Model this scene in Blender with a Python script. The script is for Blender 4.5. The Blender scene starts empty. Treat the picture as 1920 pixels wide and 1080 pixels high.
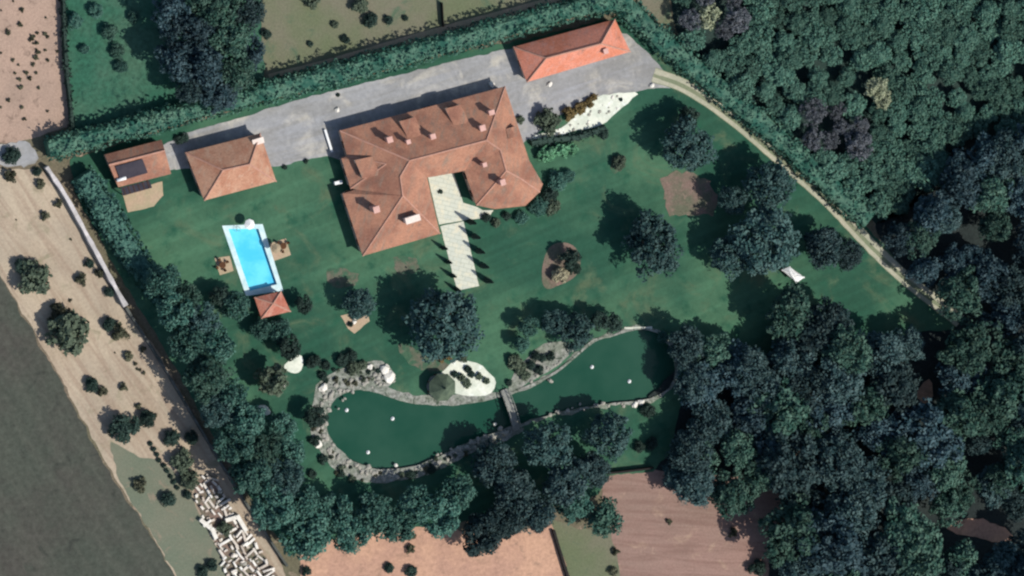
import bpy, bmesh, math, random
from mathutils import Vector, noise, Matrix
random.seed(7)
R = math.radians
scene = bpy.context.scene
COL = scene.collection

# ---------------------------------------------------------------- camera
D = 1200.0
K = 0.36                                   # tangent of the off-nadir angle
az = Vector((-0.94, 0.33)).normalized()
zc_ = Vector((az.x * K, az.y * K, 1.0)).normalized()
xc_ = Vector((0, 1, 0)).cross(zc_).normalized()
yc_ = zc_.cross(xc_).normalized()
CAM = zc_ * D
LENS = 225.0
cd = bpy.data.cameras.new('camera')
cd.lens = LENS; cd.sensor_width = 36.0
cd.clip_start = 50; cd.clip_end = 6000
cam = bpy.data.objects.new('camera', cd); COL.objects.link(cam)
m = Matrix((xc_, yc_, zc_)).transposed().to_4x4(); m.translation = CAM
cam.matrix_world = m
scene.camera = cam

def W(px, py, z=0.0):
    """photo pixel (1920 wide) -> point of the plane at height z"""
    u = (px - 960) / 1920 * 36 / LENS; v = (540 - py) / 1920 * 36 / LENS
    d = xc_ * u + yc_ * v - zc_
    t = (z - CAM.z) / d.z
    return CAM + d * t

# ---------------------------------------------------------------- light
SUN_EL = 50.0
sdir = Vector((0.82, -0.57)).normalized()
to_sun = Vector((sdir.x * math.cos(R(SUN_EL)), sdir.y * math.cos(R(SUN_EL)), math.sin(R(SUN_EL))))
sl = bpy.data.lights.new('sun', 'SUN'); sl.energy = 4.7; sl.angle = R(0.5); sl.color = (1.0, 0.955, 0.89)
so = bpy.data.objects.new('sun', sl); COL.objects.link(so)
so.rotation_euler = to_sun.to_track_quat('Z', 'Y').to_euler()
so.location = (0, 0, 200)
world = bpy.data.worlds.new('World'); scene.world = world; world.use_nodes = True
wn = world.node_tree.nodes; wl = world.node_tree.links
sky = wn.new('ShaderNodeTexSky'); sky.sky_type = 'NISHITA'; sky.sun_disc = False
sky.sun_elevation = R(SUN_EL); sky.sun_rotation = math.atan2(sdir.x, sdir.y)
wl.new(sky.outputs[0], wn['Background'].inputs[0]); wn['Background'].inputs[1].default_value = 0.125
scene.view_settings.view_transform = 'Standard'; scene.view_settings.look = 'None'
scene.view_settings.exposure = 0.0; scene.view_settings.gamma = 1.0
scene.cycles.max_bounces = 4; scene.cycles.diffuse_bounces = 2
scene.cycles.filter_width = 2.3

# ---------------------------------------------------------------- materials
def lin(c):
    c = c / 255.0
    return c / 12.92 if c <= 0.04045 else ((c + 0.055) / 1.055) ** 2.4
def S(r, g, b, k=0.86):
    return (lin(r) * k, lin(g) * k, lin(b) * k, 1)

class NT:
    def __init__(s, name, rough=0.9, spec=0.15):
        s.m = bpy.data.materials.new(name); s.m.use_nodes = True
        s.n = s.m.node_tree.nodes; s.l = s.m.node_tree.links
        s.b = s.n['Principled BSDF']; s.b.inputs['Roughness'].default_value = rough
        s.b.inputs['Specular IOR Level'].default_value = spec
        s.tc = s.n.new('ShaderNodeTexCoord').outputs['Object']
    def noise(s, scale, detail=4, rough=0.6, vec=None, dist=0.0):
        t = s.n.new('ShaderNodeTexNoise'); t.inputs['Scale'].default_value = scale
        t.inputs['Detail'].default_value = detail; t.inputs['Roughness'].default_value = rough
        t.inputs['Distortion'].default_value = dist
        s.l.new(vec or s.tc, t.inputs['Vector']); return t.outputs['Fac']
    def ramp(s, fac, p0, p1):
        r = s.n.new('ShaderNodeMapRange'); r.inputs[1].default_value = p0; r.inputs[2].default_value = p1
        r.interpolation_type = 'SMOOTHSTEP'
        s.l.new(fac, r.inputs[0]); return r.outputs[0]
    def mix(s, fac, a, b, mode='MIX'):
        x = s.n.new('ShaderNodeMix'); x.data_type = 'RGBA'; x.blend_type = mode
        for v, i in ((fac, 0), (a, 6), (b, 7)):
            if isinstance(v, (int, float)): x.inputs[i].default_value = v
            elif isinstance(v, tuple): x.inputs[i].default_value = v
            else: s.l.new(v, x.inputs[i])
        return x.outputs[2]
    def along(s, ang, thin=0.06, k=1.0):
        """coordinates stretched along a direction (degrees): streaks and furrows"""
        return s.mapping(0, (thin * k, k, k), s.mapping(-R(ang)))
    def mapping(s, rot=0, scale=(1, 1, 1), src=None):
        t = s.n.new('ShaderNodeMapping'); t.inputs['Rotation'].default_value = (0, 0, rot)
        t.inputs['Scale'].default_value = scale; s.l.new(src or s.tc, t.inputs[0]); return t.outputs[0]
    def bump(s, h, strength=0.4, dist=0.1):
        b = s.n.new('ShaderNodeBump'); b.inputs['Strength'].default_value = strength
        b.inputs['Distance'].default_value = dist
        s.l.new(h, b.inputs['Height']); s.l.new(b.outputs[0], s.b.inputs['Normal'])
    def out(s, col):
        if isinstance(col, tuple): s.b.inputs['Base Color'].default_value = col
        else: s.l.new(col, s.b.inputs['Base Color'])
        return s.m

def grey(x): return (x, x, x, 1)

def ground_mat(name, a, b, c=None, big=0.06, mid=0.35, fine=2.5, furrow=None, grain=0.35, bump=0.3, cth=(0.55, 0.72)):
    t = NT(name)
    n1 = t.ramp(t.noise(big, 5, 0.6), 0.36, 0.64)
    col = t.mix(n1, a, b)
    if c:
        col = t.mix(t.ramp(t.noise(mid, 5, 0.65, dist=0.6), *cth), col, c)
    if furrow:
        ang, sc, amt, fc = furrow
        v = t.along(ang, 0.09)
        f = t.ramp(t.noise(sc, 4, 0.6, vec=v, dist=0.5), 0.4, 0.68)
        f2 = t.n.new('ShaderNodeMath'); f2.operation = 'MULTIPLY'; f2.inputs[1].default_value = amt
        t.l.new(f, f2.inputs[0])
        col = t.mix(f2.outputs[0], col, fc)
    g = t.noise(fine, 4, 0.7)
    gm = t.n.new('ShaderNodeMapRange'); gm.inputs[1].default_value = 0.3; gm.inputs[2].default_value = 0.7
    gm.inputs[3].default_value = 1 - grain; gm.inputs[4].default_value = 1 + grain
    t.l.new(g, gm.inputs[0])
    col = t.mix(1.0, col, gm.outputs[0], 'MULTIPLY')
    t.bump(g, bump, 0.15)
    return t.out(col)

def leaf_mat(name, a, b, var=0.35, rough=0.75, spec=0.12, sc=3.4):
    """foliage: colour drifts from clump to clump and from plant to plant"""
    t = NT(name, rough, spec)
    inf = t.n.new('ShaderNodeObjectInfo')
    add = t.n.new('ShaderNodeVectorMath'); add.operation = 'ADD'
    rv = t.n.new('ShaderNodeMath'); rv.operation = 'MULTIPLY'; rv.inputs[1].default_value = 37.0
    t.l.new(inf.outputs['Random'], rv.inputs[0])
    t.l.new(t.tc, add.inputs[0]); t.l.new(rv.outputs[0], add.inputs[1])
    n1 = t.ramp(t.noise(sc, 4, 0.7, vec=add.outputs[0]), 0.36, 0.66)
    col = t.mix(n1, a, b)
    mr = t.n.new('ShaderNodeMapRange'); mr.inputs[3].default_value = 1 - var; mr.inputs[4].default_value = 1 + var
    t.l.new(inf.outputs['Random'], mr.inputs[0])
    col = t.mix(1.0, col, mr.outputs[0], 'MULTIPLY')
    return t.out(col)

def flat_mat(name, a, b=None, scale=1.5, rough=0.8, spec=0.2, bump=0.2):
    t = NT(name, rough, spec)
    b = b or tuple(x * 0.75 for x in a[:3]) + (1,)
    n = t.noise(scale, 5, 0.65)
    col = t.mix(t.ramp(n, 0.35, 0.68), a, b)
    if bump: t.bump(t.noise(scale * 4, 3), bump, 0.05)
    return t.out(col)

def roof_mat(name, a, b, c):
    t = NT(name, 0.85, 0.15)
    col = t.mix(t.ramp(t.noise(0.22, 4, 0.6), 0.38, 0.64), a, b)
    v = t.along(75, 0.15, 1.2)
    col = t.mix(t.ramp(t.noise(0.9, 4, 0.65, vec=v), 0.46, 0.74), col, c)
    col = t.mix(t.ramp(t.noise(0.5, 5, 0.7), 0.58, 0.78), col, S(128, 104, 92))
    g = t.noise(3.0, 3, 0.7)
    gm = t.n.new('ShaderNodeMapRange'); gm.inputs[1].default_value = 0.3; gm.inputs[2].default_value = 0.7
    gm.inputs[3].default_value = 0.8; gm.inputs[4].default_value = 1.2
    t.l.new(g, gm.inputs[0])
    col = t.mix(1.0, col, gm.outputs[0], 'MULTIPLY')
    w = t.n.new('ShaderNodeTexWave'); w.inputs['Scale'].default_value = 1.3; w.inputs['Distortion'].default_value = 0.5
    t.l.new(t.mapping(R(15)), w.inputs['Vector'])
    t.bump(w.outputs['Fac'], 0.35, 0.06)
    return t.out(col)

M = {}
def lawn_mat():
    """mown grass: broad worn and lush areas, mottling, faint mowing passes"""
    t = NT('mown_lawn')
    col = t.mix(t.ramp(t.noise(0.035, 4, 0.55), 0.40, 0.62), S(44, 84, 66), S(72, 110, 84))
    col = t.mix(t.ramp(t.noise(0.11, 5, 0.65, dist=0.8), 0.52, 0.74), col, S(90, 108, 82))
    col = t.mix(t.ramp(t.noise(0.25, 4, 0.6), 0.50, 0.76), col, S(40, 86, 66))
    col = t.mix(t.ramp(t.noise(0.07, 5, 0.6, vec=t.mapping(0.7)), 0.66, 0.8), col, S(112, 104, 86))
    w = t.ramp(t.noise(0.55, 2, 0.5, vec=t.along(20, 0.03)), 0.42, 0.6)
    mw = t.n.new('ShaderNodeMapRange'); mw.inputs[3].default_value = 0.93; mw.inputs[4].default_value = 1.07
    t.l.new(w, mw.inputs[0]); col = t.mix(1.0, col, mw.outputs[0], 'MULTIPLY')
    g = t.noise(1.1, 4, 0.7); gm = t.n.new('ShaderNodeMapRange')
    gm.inputs[1].default_value = 0.3; gm.inputs[2].default_value = 0.7; gm.inputs[3].default_value = 0.88; gm.inputs[4].default_value = 1.12
    t.l.new(g, gm.inputs[0]); col = t.mix(1.0, col, gm.outputs[0], 'MULTIPLY')
    t.bump(g, 0.25, 0.1)
    return t.out(col)
def paving_mat(name, a, b, c, ang, bw, bh):
    t = NT(name)
    br = t.n.new('ShaderNodeTexBrick'); br.inputs['Scale'].default_value = 1.0; br.inputs['Mortar Size'].default_value = 0.05
    br.inputs['Brick Width'].default_value = bw; br.inputs['Row Height'].default_value = bh
    br.inputs['Color1'].default_value = a; br.inputs['Color2'].default_value = b; br.inputs['Mortar'].default_value = c
    t.l.new(t.mapping(R(ang)), br.inputs['Vector'])
    col = t.mix(t.ramp(t.noise(0.6, 5, 0.65), 0.45, 0.72), br.outputs['Color'], S(226, 218, 190))
    col = t.mix(t.ramp(t.noise(1.3, 4, 0.7), 0.58, 0.76), col, S(164, 172, 156))
    t.bump(br.outputs['Fac'], -0.3, 0.03)
    return t.out(col)
M['earth'] = ground_mat('dry_earth', S(120, 108, 92), S(104, 100, 80), S(150, 132, 114))
M['lawn'] = lawn_mat()
M['meadow'] = ground_mat('rough_meadow', S(50, 96, 76), S(70, 104, 84), S(32, 66, 56), big=0.09, mid=0.4, fine=1.2, grain=0.32)
M['olive'] = ground_mat('olive_pasture', S(104, 112, 84), S(120, 116, 98), S(84, 104, 82), big=0.06, mid=0.25, grain=0.16)
M['sand'] = ground_mat('sandy_strip', S(186, 170, 147), S(170, 156, 136), S(150, 142, 118), big=0.06, mid=0.28, fine=1.8, furrow=(-56, 0.7, 0.55, S(146, 124, 106)), grain=0.14)
M['strip_green'] = ground_mat('weedy_strip', S(118, 120, 102), S(108, 116, 98), S(136, 126, 108), big=0.1, mid=0.4, grain=0.12)
M['field_grey'] = ground_mat('stubble_field', S(75, 73, 67), S(72, 77, 68), S(60, 63, 57), big=0.05, mid=0.3, fine=1.0, furrow=(-58, 0.5, 0.4, S(88, 90, 80)), grain=0.24)
M['plough_l'] = ground_mat('ploughed_soil_pale', S(176, 150, 132), S(160, 138, 122), S(132, 112, 98), big=0.08, mid=0.5, grain=0.18)
M['plough'] = ground_mat('ploughed_soil', S(156, 126, 114), S(144, 120, 108), S(172, 146, 126), big=0.06, mid=0.25, furrow=(-6, 0.8, 0.6, S(124, 96, 86)), grain=0.14)
M['soil'] = ground_mat('bare_soil', S(196, 156, 130), S(180, 142, 122), S(152, 124, 104), big=0.1, mid=0.4, fine=1.4, grain=0.2)
M['mulch'] = ground_mat('pinkish_mulch', S(128, 108, 98), S(100, 102, 84), S(146, 120, 110), big=0.25, mid=0.6, grain=0.22)
M['worn'] = ground_mat('worn_grass', S(92, 100, 82), S(108, 104, 90), S(66, 98, 76), big=0.3, mid=0.5, fine=1.2, grain=0.2, cth=(.44, .6))
M['drive'] = ground_mat('gravel_drive', S(156, 156, 155), S(138, 137, 133), S(192, 186, 172), big=0.07, mid=0.16, fine=1.2, furrow=(14, 0.5, 0.5, S(166, 168, 172)), grain=0.14, cth=(.48, .72))
M['track'] = ground_mat('track_verge', S(124, 134, 106), S(138, 140, 116), None, grain=0.15)
M['rut'] = ground_mat('wheel_rut', S(184, 180, 158), S(168, 168, 146), None, big=0.2, grain=0.14)
M['gravel_w'] = ground_mat('white_gravel', S(232, 234, 216), S(206, 212, 194), S(246, 250, 244), big=0.3, mid=0.5, fine=1.6, grain=0.1)
M['stone'] = paving_mat('pale_paving', S(212, 214, 196), S(200, 204, 190), S(182, 186, 170), 15, 1.6, 0.8)
M['patio'] = ground_mat('tan_patio', S(172, 158, 128), S(184, 160, 134), None, big=0.3, grain=0.12)
M['shore'] = ground_mat('stony_shore', S(128, 134, 120), S(150, 150, 142), S(74, 86, 72), big=0.4, mid=0.9, fine=1.6, grain=0.4, cth=(.5, .66))
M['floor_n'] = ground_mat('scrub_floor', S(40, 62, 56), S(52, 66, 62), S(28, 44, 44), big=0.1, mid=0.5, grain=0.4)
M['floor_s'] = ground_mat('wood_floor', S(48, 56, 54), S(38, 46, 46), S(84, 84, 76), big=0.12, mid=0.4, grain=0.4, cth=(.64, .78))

t = NT('pond_water', 0.1, 0.12)
M['pond'] = t.out(t.mix(t.ramp(t.noise(0.05, 4), 0.35, 0.66), S(28, 72, 57), S(46, 84, 68)))
t.bump(t.noise(2.0, 3), 0.06, 0.05)
t = NT('pool_water', 0.08, 0.4)
M['pool'] = t.out(t.mix(t.ramp(t.noise(0.2, 4), 0.36, 0.66), S(112, 226, 246), S(78, 204, 246)))
t.bump(t.noise(2.2, 3), 0.06, 0.05)
M['tile'] = flat_mat('pool_tile', S(120, 190, 200), S(100, 176, 190), 1.0, 0.4)
M['coping'] = flat_mat('pool_coping', S(216, 236, 234), S(186, 218, 220), 0.5)
M['roof'] = roof_mat('weathered_terracotta', S(176, 128, 104), S(150, 106, 88), S(144, 122, 106))
M['roof_o'] = roof_mat('orange_terracotta', S(216, 142, 118), S(206, 128, 100), S(204, 146, 128))
M['roof_w'] = roof_mat('faded_terracotta', S(188, 144, 118), S(172, 122, 98), S(190, 156, 132))
M['roof_h'] = roof_mat('hut_terracotta', S(190, 124, 102), S(172, 104, 86), S(196, 146, 128))
M['ridge'] = flat_mat('ridge_tile', S(196, 150, 130), S(176, 132, 114), 1.0)
M['wall'] = flat_mat('render_wall', S(216, 196, 178), S(200, 176, 158), 0.8)
M['chim'] = flat_mat('chimney_render', S(222, 178, 164), S(204, 160, 146), 0.8)
M['chim_w'] = flat_mat('pale_chimney_render', S(244, 228, 214), S(230, 210, 196), 0.8)
M['glass'] = flat_mat('window_glass', (0.02, 0.025, 0.03, 1), (0.03, 0.035, 0.04, 1), 1, 0.15, 0.5, 0)
M['frame'] = flat_mat('window_frame', S(120, 84, 64), S(104, 72, 56), 2)
M['door'] = flat_mat('door_wood', S(96, 66, 48), S(80, 54, 40), 2)
M['dark_canvas'] = flat_mat('dark_canvas', S(62, 58, 66), S(48, 46, 56), 0.6)
M['white'] = flat_mat('white_paint', S(246, 246, 242), S(228, 230, 228), 0.8)
M['stone_w'] = flat_mat('cut_white_stone', S(240, 236, 224), S(214, 208, 196), 0.9)
t = NT('cut_stone_block', 0.85); inf_ = t.n.new('ShaderNodeObjectInfo')
M['block'] = t.out(t.mix(t.ramp(t.noise(2.0, 4, 0.7), 0.5, 0.75), t.mix(inf_.outputs['Random'], S(246, 242, 232), S(196, 182, 166)), S(150, 142, 128)))
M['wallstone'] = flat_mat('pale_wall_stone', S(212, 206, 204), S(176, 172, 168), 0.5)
M['wallstone_shade'] = flat_mat('shaded_wall_stone', S(104, 104, 100), S(74, 80, 74), 0.5)  # darker copy of the wall stone: shade of the trees put into its colour
M['rock'] = flat_mat('shore_rock', S(176, 172, 160), S(136, 134, 124), 0.8)
M['wood'] = flat_mat('grey_timber', S(160, 160, 152), S(138, 138, 130), 1.2)
M['brownwood'] = flat_mat('brown_timber', S(96, 62, 36), S(74, 48, 30), 1.2)
M['tan_canvas'] = flat_mat('tan_canvas', S(168, 152, 124), S(150, 134, 110), 0.8)
M['thatch'] = flat_mat('grey_thatch', S(94, 108, 88), S(70, 84, 70), 1.0)
M['bark'] = flat_mat('bark', S(92, 78, 64), S(64, 54, 46), 3)
M['darkwall'] = flat_mat('dark_boards', S(40, 36, 34), S(30, 28, 26), 1)

M['l_hedge'] = leaf_mat('hedge_leaves', (0.020, 0.085, 0.062, 1), (0.095, 0.185, 0.130, 1), 0.05, sc=0.55)
M['l_row'] = leaf_mat('row_leaves', (0.020, 0.070, 0.056, 1), (0.078, 0.158, 0.122, 1), 0.25)
M['l_wood'] = leaf_mat('wood_leaves', (0.016, 0.040, 0.042, 1), (0.062, 0.100, 0.096, 1), 0.4, 0.7, 0.1)
M['l_woodblue'] = leaf_mat('blue_wood_leaves', (0.015, 0.038, 0.046, 1), (0.060, 0.098, 0.106, 1), 0.35, 0.7, 0.1)
M['l_woodgreen'] = leaf_mat('green_wood_leaves', (0.020, 0.060, 0.045, 1), (0.070, 0.125, 0.092, 1), 0.35, 0.7, 0.1)
M['l_scrub'] = leaf_mat('scrub_leaves', (0.028, 0.080, 0.060, 1), (0.082, 0.155, 0.112, 1), 0.35)
M['l_grey'] = leaf_mat('grey_twigs', (0.06, 0.072, 0.078, 1), (0.12, 0.125, 0.14, 1), 0.3)
M['l_pale'] = leaf_mat('pale_yellow_leaves', (0.19, 0.22, 0.13, 1), (0.36, 0.38, 0.25, 1), 0.1)
M['l_tree'] = leaf_mat('lawn_tree_leaves', (0.026, 0.066, 0.062, 1), (0.066, 0.115, 0.105, 1), 0.2)
M['l_dark'] = leaf_mat('dark_conifer_leaves', (0.02, 0.042, 0.032, 1), (0.038, 0.062, 0.05, 1), 0.25)
M['l_shrub'] = leaf_mat('shrub_leaves', (0.06, 0.085, 0.055, 1), (0.10, 0.125, 0.085, 1), 0.3)
M['l_bright'] = leaf_mat('bright_shrub_leaves', (0.07, 0.21, 0.105, 1), (0.14, 0.30, 0.17, 1), 0.15)
M['l_ochre'] = leaf_mat('ochre_shrub_leaves', (0.12, 0.085, 0.03, 1), (0.2, 0.15, 0.07, 1), 0.15)
M['l_tan'] = leaf_mat('tan_ball_leaves', (0.30, 0.28, 0.18, 1), (0.38, 0.34, 0.23, 1), 0.1)
M['l_weed'] = leaf_mat('weed_leaves', (0.055, 0.065, 0.04, 1), (0.10, 0.095, 0.06, 1), 0.4)

# ---------------------------------------------------------------- object helpers
def tag(o, label=None, cat=None, group=None, kind=None):
    if label: o['label'] = label
    if cat: o['category'] = cat
    if group: o['group'] = group
    if kind: o['kind'] = kind
    return o
def empty(name, loc, label, cat, group=None, rot=0):
    o = bpy.data.objects.new(name, None); COL.objects.link(o)
    o.location = loc; o.rotation_euler = (0, 0, rot); o.empty_display_size = 0.5
    return tag(o, label, cat, group)
def mobj(name, mesh, parent=None, loc=(0, 0, 0), scale=None, rot=None):
    o = bpy.data.objects.new(name, mesh); COL.objects.link(o)
    o.location = loc
    if scale is not None: o.scale = scale
    if rot is not None: o.rotation_euler = rot
    if parent: o.parent = parent
    return o

class MB:
    def __init__(s): s.v = []; s.f = []
    def add(s, vs, fs):
        n = len(s.v); s.v += [tuple(v) for v in vs]; s.f += [tuple(i + n for i in f) for f in fs]
    def poly(s, pts): s.add(pts, [tuple(range(len(pts)))])
    def box(s, c, d, rot=0.0):
        cx, cy, cz = c; dx, dy, dz = d[0] / 2, d[1] / 2, d[2] / 2
        ca, sa = math.cos(rot), math.sin(rot); vs = []
        for z in (-dz, dz):
            for x, y in ((-dx, -dy), (dx, -dy), (dx, dy), (-dx, dy)):
                vs.append((cx + x * ca - y * sa, cy + x * sa + y * ca, cz + z))
        s.add(vs, [(3, 2, 1, 0), (4, 5, 6, 7), (0, 1, 5, 4), (1, 2, 6, 5), (2, 3, 7, 6), (3, 0, 4, 7)])
    def tube(s, p0, p1, r0, r1, n=8, cap=True):
        p0, p1 = Vector(p0), Vector(p1); d = (p1 - p0).normalized()
        a = d.orthogonal().normalized(); b = d.cross(a)
        vs = [p + (a * math.cos(2 * math.pi * i / n) + b * math.sin(2 * math.pi * i / n)) * r for p, r in ((p0, r0), (p1, r1)) for i in range(n)]
        fs = [(i, (i + 1) % n, n + (i + 1) % n, n + i) for i in range(n)]
        if cap: fs += [tuple(range(n - 1, -1, -1)), tuple(range(n, 2 * n))]
        s.add(vs, fs)
    def lathe(s, prof, n=12, c=(0, 0, 0)):
        vs = [(c[0] + r * math.cos(2 * math.pi * i / n), c[1] + r * math.sin(2 * math.pi * i / n), c[2] + z) for r, z in prof for i in range(n)]
        fs = [(j * n + i, j * n + (i + 1) % n, (j + 1) * n + (i + 1) % n, (j + 1) * n + i) for j in range(len(prof) - 1) for i in range(n)]
        fs += [tuple(range(n - 1, -1, -1)), tuple(range((len(prof) - 1) * n, len(prof) * n))]
        s.add(vs, fs)
    def mesh(s, name, mat, smooth=False):
        me = bpy.data.meshes.new(name); me.from_pydata(s.v, [], s.f); me.materials.append(mat)
        if smooth: me.polygons.foreach_set('use_smooth', [True] * len(me.polygons))
        me.update(); return me
    def build(s, name, mat, parent=None, smooth=False):
        return mobj(name, s.mesh(name, mat, smooth), parent)

def chaikin(p, it=2, closed=True):
    for _ in range(it):
        q = []; n = len(p)
        for i in range(n if closed else n - 1):
            a, b = p[i], p[(i + 1) % n]
            q += [a.lerp(b, .25), a.lerp(b, .75)]
        if not closed: q = [p[0]] + q + [p[-1]]
        p = q
    return p
def loop(px, z=0.0, smooth=0, amp=0.25, freq=0.5, step=0.8, closed=True):
    p = [W(x, y, 0) for x, y in px]
    if smooth: p = chaikin(p, smooth, closed)
    q = []; n = len(p)
    for i in range(n if closed else n - 1):
        a, b = p[i], p[(i + 1) % n]; k = max(1, int((b - a).length / step))
        q += [a.lerp(b, j / k) for j in range(k)]
    if not closed: q.append(p[-1])
    out = []
    for v in q:
        o = Vector((noise.noise(v * freq), noise.noise(v * freq + Vector((31, 17, 5))), 0)) * amp \
            + Vector((noise.noise(v * freq * 4), noise.noise(v * freq * 4 + Vector((3, 77, 5))), 0)) * amp * 0.5
        w = v + o; w.z = z; out.append(w)
    return out
def sheet_w(name, loops, z, mat, kind='structure'):
    bm = bmesh.new(); es = []
    for lp in loops:
        vs = [bm.verts.new((p.x, p.y, z)) for p in lp]
        es += [bm.edges.new((vs[i], vs[(i + 1) % len(vs)])) for i in range(len(vs))]
    bmesh.ops.triangle_fill(bm, use_beauty=True, use_dissolve=False, edges=es)
    for f in bm.faces:
        if f.normal.z < 0: f.normal_flip()
    me = bpy.data.meshes.new(name); bm.to_mesh(me); bm.free(); me.materials.append(mat)
    o = mobj(name, me)
    if kind: o['kind'] = kind
    return o
def sheet(name, px, z, mat, smooth=0, amp=0.25, freq=0.5, holes=(), kind='structure'):
    return sheet_w(name, [loop(px, z, smooth, amp, freq)] + list(holes), z, mat, kind)
def ribbon(name, px, wid, z, mat, off=0.0, amp=0.12, kind='structure'):
    c = loop(px, 0, 2, 0.0, step=1.0, closed=False); L = []; Rr = []
    for i, p in enumerate(c):
        d = (c[min(i + 1, len(c) - 1)] - c[max(i - 1, 0)]).normalized(); nrm = Vector((-d.y, d.x, 0))
        a = noise.noise(p * 0.7) * amp; b = noise.noise(p * 0.7 + Vector((9, 9, 9))) * amp
        L.append(p + nrm * (off + wid / 2 + a)); Rr.append(p + nrm * (off - wid / 2 + b))
    mb = MB()
    for i in range(len(c) - 1):
        q = [L[i], Rr[i], Rr[i + 1], L[i + 1]]
        mb.poly([(v.x, v.y, z) for v in q])
    o = mb.build(name, mat)
    if kind: o['kind'] = kind
    return o

# ---------------------------------------------------------------- ground
POND = [(611, 800), (613, 775), (625, 750), (648, 734), (682, 729), (720, 741), (760, 755), (800, 760), (850, 760), (900, 755), (945, 744),
        (1000, 727), (1050, 695), (1090, 658), (1122, 636), (1160, 628), (1180, 618), (1225, 620), (1252, 640), (1268, 680), (1262, 720), (1230, 745), (1190, 752),
        (1140, 756), (1090, 764), (1050, 772), (1000, 786), (955, 802), (900, 820), (850, 842), (800, 866), (750, 880), (700, 880), (660, 864), (632, 838), (615, 818)]
pond_loop = loop(POND, 0, 1, 0.25, 0.4)
POOL_IN = [(428, 429), (484, 429), (519, 533), (468, 545)]
pool_in = [W(x, y, 0) for x, y in POOL_IN]
big = [Vector((-1500, -1500, 0)), Vector((1500, -1500, 0)), Vector((1500, 1500, 0)), Vector((-1500, 1500, 0))]
sheet_w('ground', [big, pond_loop, pool_in], 0.0, M['earth'])

sheet('ploughed_field', [(-60, -40), (112, -40), (116, 40), (122, 130), (132, 235), (60, 262), (-60, 275)], 0.02, M['plough_l'], amp=0.4)
sheet('meadow', [(116, -40), (500, -40), (500, 60), (495, 150), (350, 200), (135, 245), (124, 130)], 0.02, M['meadow'], amp=0.3)
sheet('pasture', [(488, -40), (1195, -40), (1000, 20), (830, 60), (650, 112), (500, 155), (490, 80)], 0.04, M['olive'], amp=0.5)
ribbon('verge_path', [(505, 152), (600, 128), (700, 100), (830, 62), (960, 28), (1080, -5)], 2.6, 0.06, M['patio'])
sheet('track_verge', [(1195, -40), (1250, -40), (1258, 30), (1285, 110), (1240, 70), (1195, 10)], 0.05, M['olive'], amp=0.3)
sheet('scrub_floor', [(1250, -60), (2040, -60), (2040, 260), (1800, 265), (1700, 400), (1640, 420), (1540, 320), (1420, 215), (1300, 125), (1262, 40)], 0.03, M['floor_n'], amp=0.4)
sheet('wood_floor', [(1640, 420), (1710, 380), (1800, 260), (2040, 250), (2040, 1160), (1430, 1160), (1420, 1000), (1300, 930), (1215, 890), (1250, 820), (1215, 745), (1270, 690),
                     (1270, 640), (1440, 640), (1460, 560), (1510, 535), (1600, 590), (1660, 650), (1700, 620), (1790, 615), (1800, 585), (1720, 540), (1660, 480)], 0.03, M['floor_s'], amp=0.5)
sheet('sandy_strip', [(-60, 316), (70, 318), (90, 330), (165, 440), (235, 575), (300, 665), (345, 745), (400, 850), (440, 915), (520, 1040), (560, 1140), (380, 1140), (328, 1080), (268, 975), (215, 895), (170, 815),
                      (112, 705), (60, 615), (10, 530), (-60, 430)], 0.02, M['sand'], amp=0.35)
sheet('weedy_strip', [(205, 830), (250, 850), (310, 870), (350, 905), (372, 960), (420, 1050), (470, 1140), (370, 1140), (320, 1060), (262, 965), (218, 888)], 0.04, M['strip_green'], amp=0.6)
sheet('stubble_field', [(-60, 430), (4, 522), (58, 618), (110, 708), (166, 818), (212, 898), (264, 975), (330, 1085), (360, 1140), (-60, 1140)], 0.05, M['field_grey'], amp=0.5)
sheet('soil_field', [(565, 1030), (640, 1000), (760, 990), (835, 985), (830, 1030), (850, 1140), (560, 1140)], 0.02, M['soil'], amp=0.4)
sheet('soil_field', [(812, 985), (940, 1010), (1035, 975), (1060, 1050), (1075, 1140), (845, 1140)], 0.03, M['soil'], amp=0.4)
sheet('grass_strip', [(1030, 970), (1080, 990), (1150, 1000), (1165, 1050), (1160, 1140), (1090, 1140), (1062, 1060)], 0.04, M['olive'], amp=0.3)
sheet('ploughed_field', [(1125, 905), (1150, 885), (1230, 882), (1480, 900), (1490, 980), (1440, 1010), (1445, 1140), (1165, 1140), (1160, 1050), (1140, 985)], 0.05, M['plough'], amp=0.4)
sheet('clearing', [(1770, 985), (1830, 968), (1880, 985), (1905, 1010), (1870, 1020), (1830, 1005), (1790, 1000)], 0.05, M['soil'], 1, amp=0.5)
sheet('clearing', [(1715, 740), (1735, 710), (1752, 722), (1748, 752), (1730, 760)], 0.05, M['soil'], 1, amp=0.5)
sheet('gravel_patch', [(0, 270), (50, 262), (72, 290), (60, 312), (10, 312), (-40, 300)], 0.04, M['drive'], 1, amp=0.6)
LAWN = [(130, 300), (330, 238), (500, 190), (830, 105), (1000, 70), (1165, 30), (1240, 100), (1330, 175), (1440, 265), (1560, 370), (1640, 440), (1700, 510), (1790, 590), (1790, 615), (1700, 625),
        (1650, 660), (1500, 700), (1300, 700), (1275, 760), (1260, 840), (1225, 885), (1140, 892), (1120, 930), (1000, 960), (820, 985), (640, 1005), (545, 1040), (460, 920), (380, 780), (300, 640), (220, 510), (140, 360)]
sheet('lawn', LAWN, 0.06, M['lawn'], amp=0.4, holes=[pond_loop, pool_in])

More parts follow.
